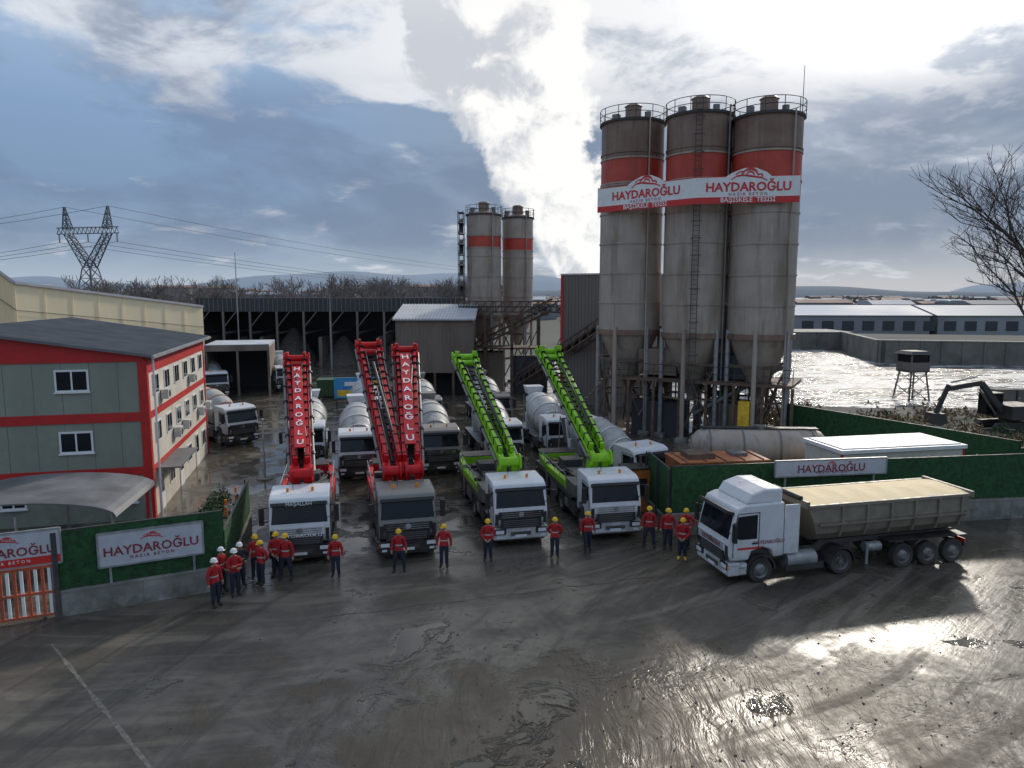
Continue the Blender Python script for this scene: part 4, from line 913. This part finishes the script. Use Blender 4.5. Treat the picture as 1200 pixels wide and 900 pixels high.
# ------------------------------------------------------------ people
def skinmesh(V,Eg,Rd,sub=1):
    me=bpy.data.meshes.new('tmp'); me.from_pydata(V,Eg,[]); o=bpy.data.objects.new('tmp',me); sc.collection.objects.link(o)
    md=o.modifiers.new('s','SKIN'); sv=me.skin_vertices[0].data
    for i,r in enumerate(Rd): sv[i].radius=r if isinstance(r,tuple) else (r,r)
    sv[0].use_root=True
    s2=o.modifiers.new('d','SUBSURF'); s2.levels=sub; s2.render_levels=sub
    dg=bpy.context.evaluated_depsgraph_get(); dg.update(); ev=o.evaluated_get(dg); m2=ev.to_mesh()
    vs=[tuple(v.co) for v in m2.vertices]; fs=[tuple(p.vertices) for p in m2.polygons]; ev.to_mesh_clear()
    bpy.data.objects.remove(o); bpy.data.meshes.remove(me); return vs,fs
def person_mesh(pose,helm,boot,jk='jacket_red',turn=0.):
    st=.09 if pose!='wide' else .17
    V=[(0,0,.96),(0,.0,1.12),(0,.01,1.32),(0,.01,1.46),(0,0,1.56)]; Rd=[(.155,.115),(.15,.11),(.185,.125),(.12,.09),(.055,.055)]
    Eg=[(0,1),(1,2),(2,3),(3,4)]
    hands=[]
    for s in(-1,1):
        n=len(V)
        sh=(s*.19,.01,1.42)
        if pose=='front': el=(s*.27,-.02,1.14); wr=(s*.10,-.22,.99); hd=(-s*.5,-.4,-.35)
        elif pose=='cross': el=(s*.27,-.04,1.16); wr=(-s*.03,-.23,1.16+.05*s); hd=(-s*1,-.1,.1)
        elif pose=='back': el=(s*.29,.12,1.16); wr=(s*.08,.2,.98); hd=(-s*.8,.1,-.3)
        elif pose=='hip' and s>0: el=(s*.40,.06,1.18); wr=(s*.22,-.06,1.02); hd=(-s*.6,-.5,-.4)
        else: el=(s*.27,.03,1.15); wr=(s*.29,-.05,.91); hd=(0,-.1,-1)
        V+=[sh,el,wr]; Rd+=[.082,.062,.045]; Eg+=[(3,n),(n,n+1),(n+1,n+2)]
        hands.append((s,Vector(wr),Vector(hd).normalized()))
        n=len(V); fy=-.02 if pose!='step' else s*.14
        V+=[(s*.10,0,.88),(s*(st+.01),fy*.5-.02,.50),(s*(st+.03),fy+.02,.11),(s*(st+.06),fy-.15,.05)]; Rd+=[.115,.085,.066,(.05,.04)]
        Eg+=[(0,n),(n,n+1),(n+1,n+2),(n+2,n+3)]
    vs,fs=skinmesh(V,Eg,Rd,2)
    b=MB(); groups={}
    for f in fs:
        c=sum((Vector(vs[i]) for i in f),Vector())/len(f); z=c.z
        arm=abs(c.x)>.215 or (pose in('front','cross') and c.y<-.14 and z>.9) or (pose=='back' and c.y>.13 and z>.9)
        if z<.17: m=boot
        elif z>1.52: m='skin'
        elif z<.93 and not(arm and z>.86 and abs(c.x)>.22): m='trouser_navy'
        else:
            m=jk
            if (1.13<z<1.17) and not arm: m='reflective'
        groups.setdefault(m,[]).append(f)
    for m,ff in groups.items(): 
        k=b.mid(m)
        for f in ff: b.f.append(f); b.mi.append(k); b.sm.append(True)
    b.v=list(vs)
    for s,w,d in hands:
        side=Vector((0,1,0)) if abs(d.z)>.7 else Vector((0,0,1)); side=(side-d*side.dot(d)).normalized(); nr=d.cross(side)
        palm=w+d*.085
        b.beam(w-d*.02,palm,.075,.032,'skin',.085,.03)
        for i in range(4):
            off=side*(-.03+.02*i); L=(.07,.08,.078,.06)[i]; p=palm+off; q=p+d*L*.55+nr*.008*-s; r_=q+d*L*.4-nr*.022*s
            b.cyl(p,q,.0095,'skin',n=6); b.cyl(q,r_,.009,'skin',r1=.007,n=6)
        p=w+d*.03-side*.03; q=p+d*.035-side*.03; b.cyl(p,q,.011,'skin',n=6); b.cyl(q,q+d*.03,.010,'skin',r1=.008,n=6)
    b.M=Matrix.Rotation(turn,4,'Z')
    hc=Vector((0,-.01,1.66)); n=16; rings=12; hv=[]
    for j in range(rings+1):
        ph=math.pi*j/rings; zz=-math.cos(ph)*.122; rr=math.sin(ph)
        jaw=1-.22*max(0,-zz/.122)**1.5
        for i in range(n):
            a=2*math.pi*i/n; hv.append(hc+Vector((math.cos(a)*rr*.078*jaw,math.sin(a)*rr*.097*(1 if math.sin(a)>0 else .97)-.012*max(0,-zz/.122)*rr,zz)))
    ff=[(j*n+i,j*n+(i+1)%n,(j+1)*n+(i+1)%n,(j+1)*n+i) for j in range(rings) for i in range(n)]
    hair=[f for f in ff if sum(hv[i].y for i in f)/4>hc.y+.02 and sum(hv[i].z for i in f)/4>hc.z-.05]; face=[f for f in ff if f not in hair]
    b.add(hv,face,'skin',True); b.add(hv,hair,'hair',True)
    b.add([hc+Vector(p) for p in((-.012,-.095,.02),(.012,-.095,.02),(.017,-.09,-.03),(-.017,-.09,-.03),(0,-.125,-.025))],[(0,1,4),(1,2,4),(2,3,4),(3,0,4)],'skin')
    for s in(-1,1):
        b.cyl(hc+Vector((s*.03,-.09,.015)),hc+Vector((s*.03,-.0975,.015)),.010,'hair',n=8)
        b.beam(hc+Vector((s*.015,-.098,.033)),hc+Vector((s*.048,-.09,.033)),.008,.006,'hair')
        b.box(hc+Vector((s*.081,.005,-.005)),(.018,.035,.055),'skin')
    b.box(hc+Vector((0,-.094,-.055)),(.042,.006,.010),'text_maroon')
    o=hc+Vector((0,.005,.03)); b.rev([(.116,0),(.116,.03),(.106,.07),(.08,.105),(.04,.122),(.001,.127)],o,(0,0,1),helm,18)
    b.rev([(.116,0),(.131,-.003),(.131,.008),(.116,.012)],o,(0,0,1),helm,18)
    b.add([o+Vector(p) for p in((-.08,-.10,.004),(.08,-.10,.004),(.055,-.165,-.008),(-.055,-.165,-.008))],[(0,1,2,3)],helm)
    b.beam(o+Vector((0,-.11,.065)),o+Vector((0,.0,.129)),.02,.012,helm); b.beam(o+Vector((0,.0,.129)),o+Vector((0,.1,.07)),.02,.012,helm)
    b.M=Matrix.Identity(4)
    b.rev([(.078,1.49),(.082,1.52),(.07,1.545)],(0,0,0),(0,0,1),jk,14)
    return b.mesh('worker_body')
PM={}
ppl=[(-10.5,24.0,60,'side','w',0),(-10.75,25.2,75,'front','w',.3),(-10.25,25.7,55,'hip','w',-.3),(-9.95,26.5,20,'side','y',.4),(-9.55,25.9,-30,'back','y',0),(-9.2,26.7,5,'front','y',-.4),(-8.75,26.4,0,'wide','y',0),(-10.15,24.9,40,'cross','w',0),
 (-6.9,26.7,0,'side','y',.3),(-4.5,27.2,5,'wide','y',0),(-2.75,27.65,-5,'side','y',-.3),(-1.0,28.4,0,'front','y',0),(1.8,28.8,-5,'back','y',.2),(3.25,29.5,10,'step','y',.5),(6.0,30.0,-10,'wide','y',-.2),
 (6.75,29.7,-10,'side','y',.5),(7.1,28.5,-20,'front','y',0),(7.55,29.8,-15,'hip','y',-.4)]
for i,(x,y,a,po,h,tn) in enumerate(ppl):
    boot='boot_yellow' if i==16 else 'boot'; jk='jacket_dark' if i==2 else 'jacket_red'
    key=(po,h,boot,jk,tn)
    if key not in PM: PM[key]=person_mesh(po,'helmet_yellow' if h=='y' else 'helmet_white',boot,jk,tn)
    o=bpy.data.objects.new('worker',PM[key]); o.location=(x,y,.0); o.rotation_euler=(0,0,R(a)); s=random.uniform(.95,1.04); o.scale=(s*random.uniform(.97,1.08),s,s); sc.collection.objects.link(o)
# ------------------------------------------------------------ world
SAZ,SEL=27.,28.
w=bpy.data.worlds.new('World'); sc.world=w; w.use_nodes=True; t=NT(w.node_tree); bg=t.n['Background']; bg.inputs[1].default_value=.11
tc=t.n.new('ShaderNodeTexCoord'); sep=t.n.new('ShaderNodeSeparateXYZ'); t.l.new(tc.outputs['Generated'],sep.inputs[0]); x,y,z=sep.outputs
hl=t.m('SQRT',t.m('ADD',t.m('MULTIPLY',x,x),t.m('MULTIPLY',y,y))); hl=t.m('MAXIMUM',hl,.001)
el=t.m('DIVIDE',z,hl)
sky=t.n.new('ShaderNodeTexSky'); sky.sky_type='NISHITA'; sky.sun_disc=False; sky.sun_elevation=R(SEL); sky.sun_rotation=R(SAZ); sky.air_density=1; sky.dust_density=1.0
hs=t.m('DIVIDE',t.m('ADD',t.m('MULTIPLY',x,math.sin(R(22))),t.m('MULTIPLY',y,math.cos(R(22)))),hl)
A=t.mr(hs,.74,.95)
zz=t.m('ADD',t.m('MAXIMUM',z,0),.22)
cv=t.n.new('ShaderNodeCombineXYZ'); t.l.new(t.m('DIVIDE',x,zz),cv.inputs[0]); t.l.new(t.m('DIVIDE',y,zz),cv.inputs[1])
n1=t.noise(cv.outputs[0],2.1,7,.58,.25); n2=t.noise(t.mapping(cv.outputs[0],(1,1,1),(0,0,0),(3.1,5.7,0)),1.9,6,.62,.3); n3=t.noise(t.mapping(tc.outputs['Generated'],(1,1,2.2)),4,6,.6,.3)
eln=t.m('ADD',el,t.m('MULTIPLY',t.m('SUBTRACT',n3,.5),.26))
base=t.ramp(t.m('MAXIMUM',el,0),[(0,(.42,.49,.58)),(.04,(.29,.38,.50)),(.12,(.175,.265,.41)),(.22,(.21,.32,.50)),(.36,(.36,.50,.70)),(1,(.19,.31,.51))])
base=t.mix(t.m('MULTIPLY',A,t.mr(el,.0,.1,.3,.75)),base,(.22,.28,.37))
k10=t.n.new('ShaderNodeVectorMath'); k10.operation='SCALE'; k10.inputs[3].default_value=10
t.l.new(base,k10.inputs[0])
skyb=t.mix(.07,k10.outputs[0],sky.outputs[0])
E1=t.mr(eln,.19,.28)
cov=t.m('ADD',n1,t.m('MULTIPLY',t.m('MULTIPLY',A,E1),.24)); cov=t.m('ADD',cov,t.m('MULTIPLY',t.m('SUBTRACT',E1,1),.11))
cm=t.mr(cov,.44,.58)
shade=t.mr(t.m('ADD',n2,t.m('MULTIPLY',A,.08)),.40,.58)
cc=t.mix(shade,(2.8,3.35,4.3),(6.9,7.2,7.7)); cc=t.mix(t.m('MULTIPLY',t.m('MULTIPLY',A,E1),t.mr(n2,.40,.52,.25,.8)),cc,(9.0,9.0,9.0))
col=t.mix(t.m('MULTIPLY',cm,.93),skyb,cc)
db=t.m('MULTIPLY',t.mr(n3,.38,.58),t.m('MULTIPLY',t.mr(el,.32,.20),t.mr(el,.02,.08))); col=t.mix(t.m('MULTIPLY',db,.6),col,(1.5,2.05,3.1))
az=t.m('DIVIDE',x,t.m('MAXIMUM',y,.05)); np_=t.noise(tc.outputs['Generated'],14,6,.6,.3)
cen=t.m('SUBTRACT',.105,t.m('MULTIPLY',el,.36)); wd=t.m('ADD',.030,t.m('MULTIPLY',el,.30))
ds=t.m('ABSOLUTE',t.m('ADD',t.m('SUBTRACT',az,cen),t.m('MULTIPLY',t.m('SUBTRACT',n3,.5),t.m('MULTIPLY',el,.35))))
pm=t.m('ADD',t.m('DIVIDE',ds,wd),t.m('MULTIPLY',t.m('SUBTRACT',np_,.5),1.5))
pm=t.m('MULTIPLY',t.mr(pm,1.05,.85),t.mr(y,.3,.5)); pm=t.m('MULTIPLY',pm,t.mr(el,.0,.02))
pc=t.mix(t.mr(t.m('ADD',np_,t.m('MULTIPLY',t.m('SUBTRACT',az,cen),1.2)),.36,.54),(5.4,5.7,6.2),(9.3,9.2,9.0))
col=t.mix(t.m('MULTIPLY',pm,t.mr(el,.5,.32,.2,1.)),col,pc)
sd=Vector((math.sin(R(SAZ))*math.cos(R(SEL)),math.cos(R(SAZ))*math.cos(R(SEL)),math.sin(R(SEL))))
vd=t.n.new('ShaderNodeVectorMath'); vd.operation='DOT_PRODUCT'; t.l.new(tc.outputs['Generated'],vd.inputs[0]); vd.inputs[1].default_value=sd
gl=t.m('POWER',t.m('MAXIMUM',vd.outputs['Value'],0),90.)
col=t.mix(1.,col,t.mix(gl,(0,0,0),(20,19,17.5)),'ADD')
col=t.mix(t.mr(el,.0,-.02),col,(1.2,1.2,1.2))
t.l.new(col,bg.inputs[0])
sun=bpy.data.lights.new('sun','SUN'); sun.energy=2.3; sun.angle=R(4); sun.color=(1,.92,.80)
so=bpy.data.objects.new('sun',sun); so.rotation_euler=(-sd).to_track_quat('-Z','Y').to_euler(); sc.collection.objects.link(so)
# ------------------------------------------------------------ camera
cd=bpy.data.cameras.new('camera'); cd.sensor_width=36; cd.lens=24.96; cd.clip_end=12000; cd.clip_start=.1
co=bpy.data.objects.new('camera',cd); co.location=(0,0,11); co.rotation_euler=(R(90-7.2),0,0); sc.collection.objects.link(co); sc.camera=co
sc.view_settings.view_transform='Standard'; sc.view_settings.look='None'; sc.view_settings.exposure=0
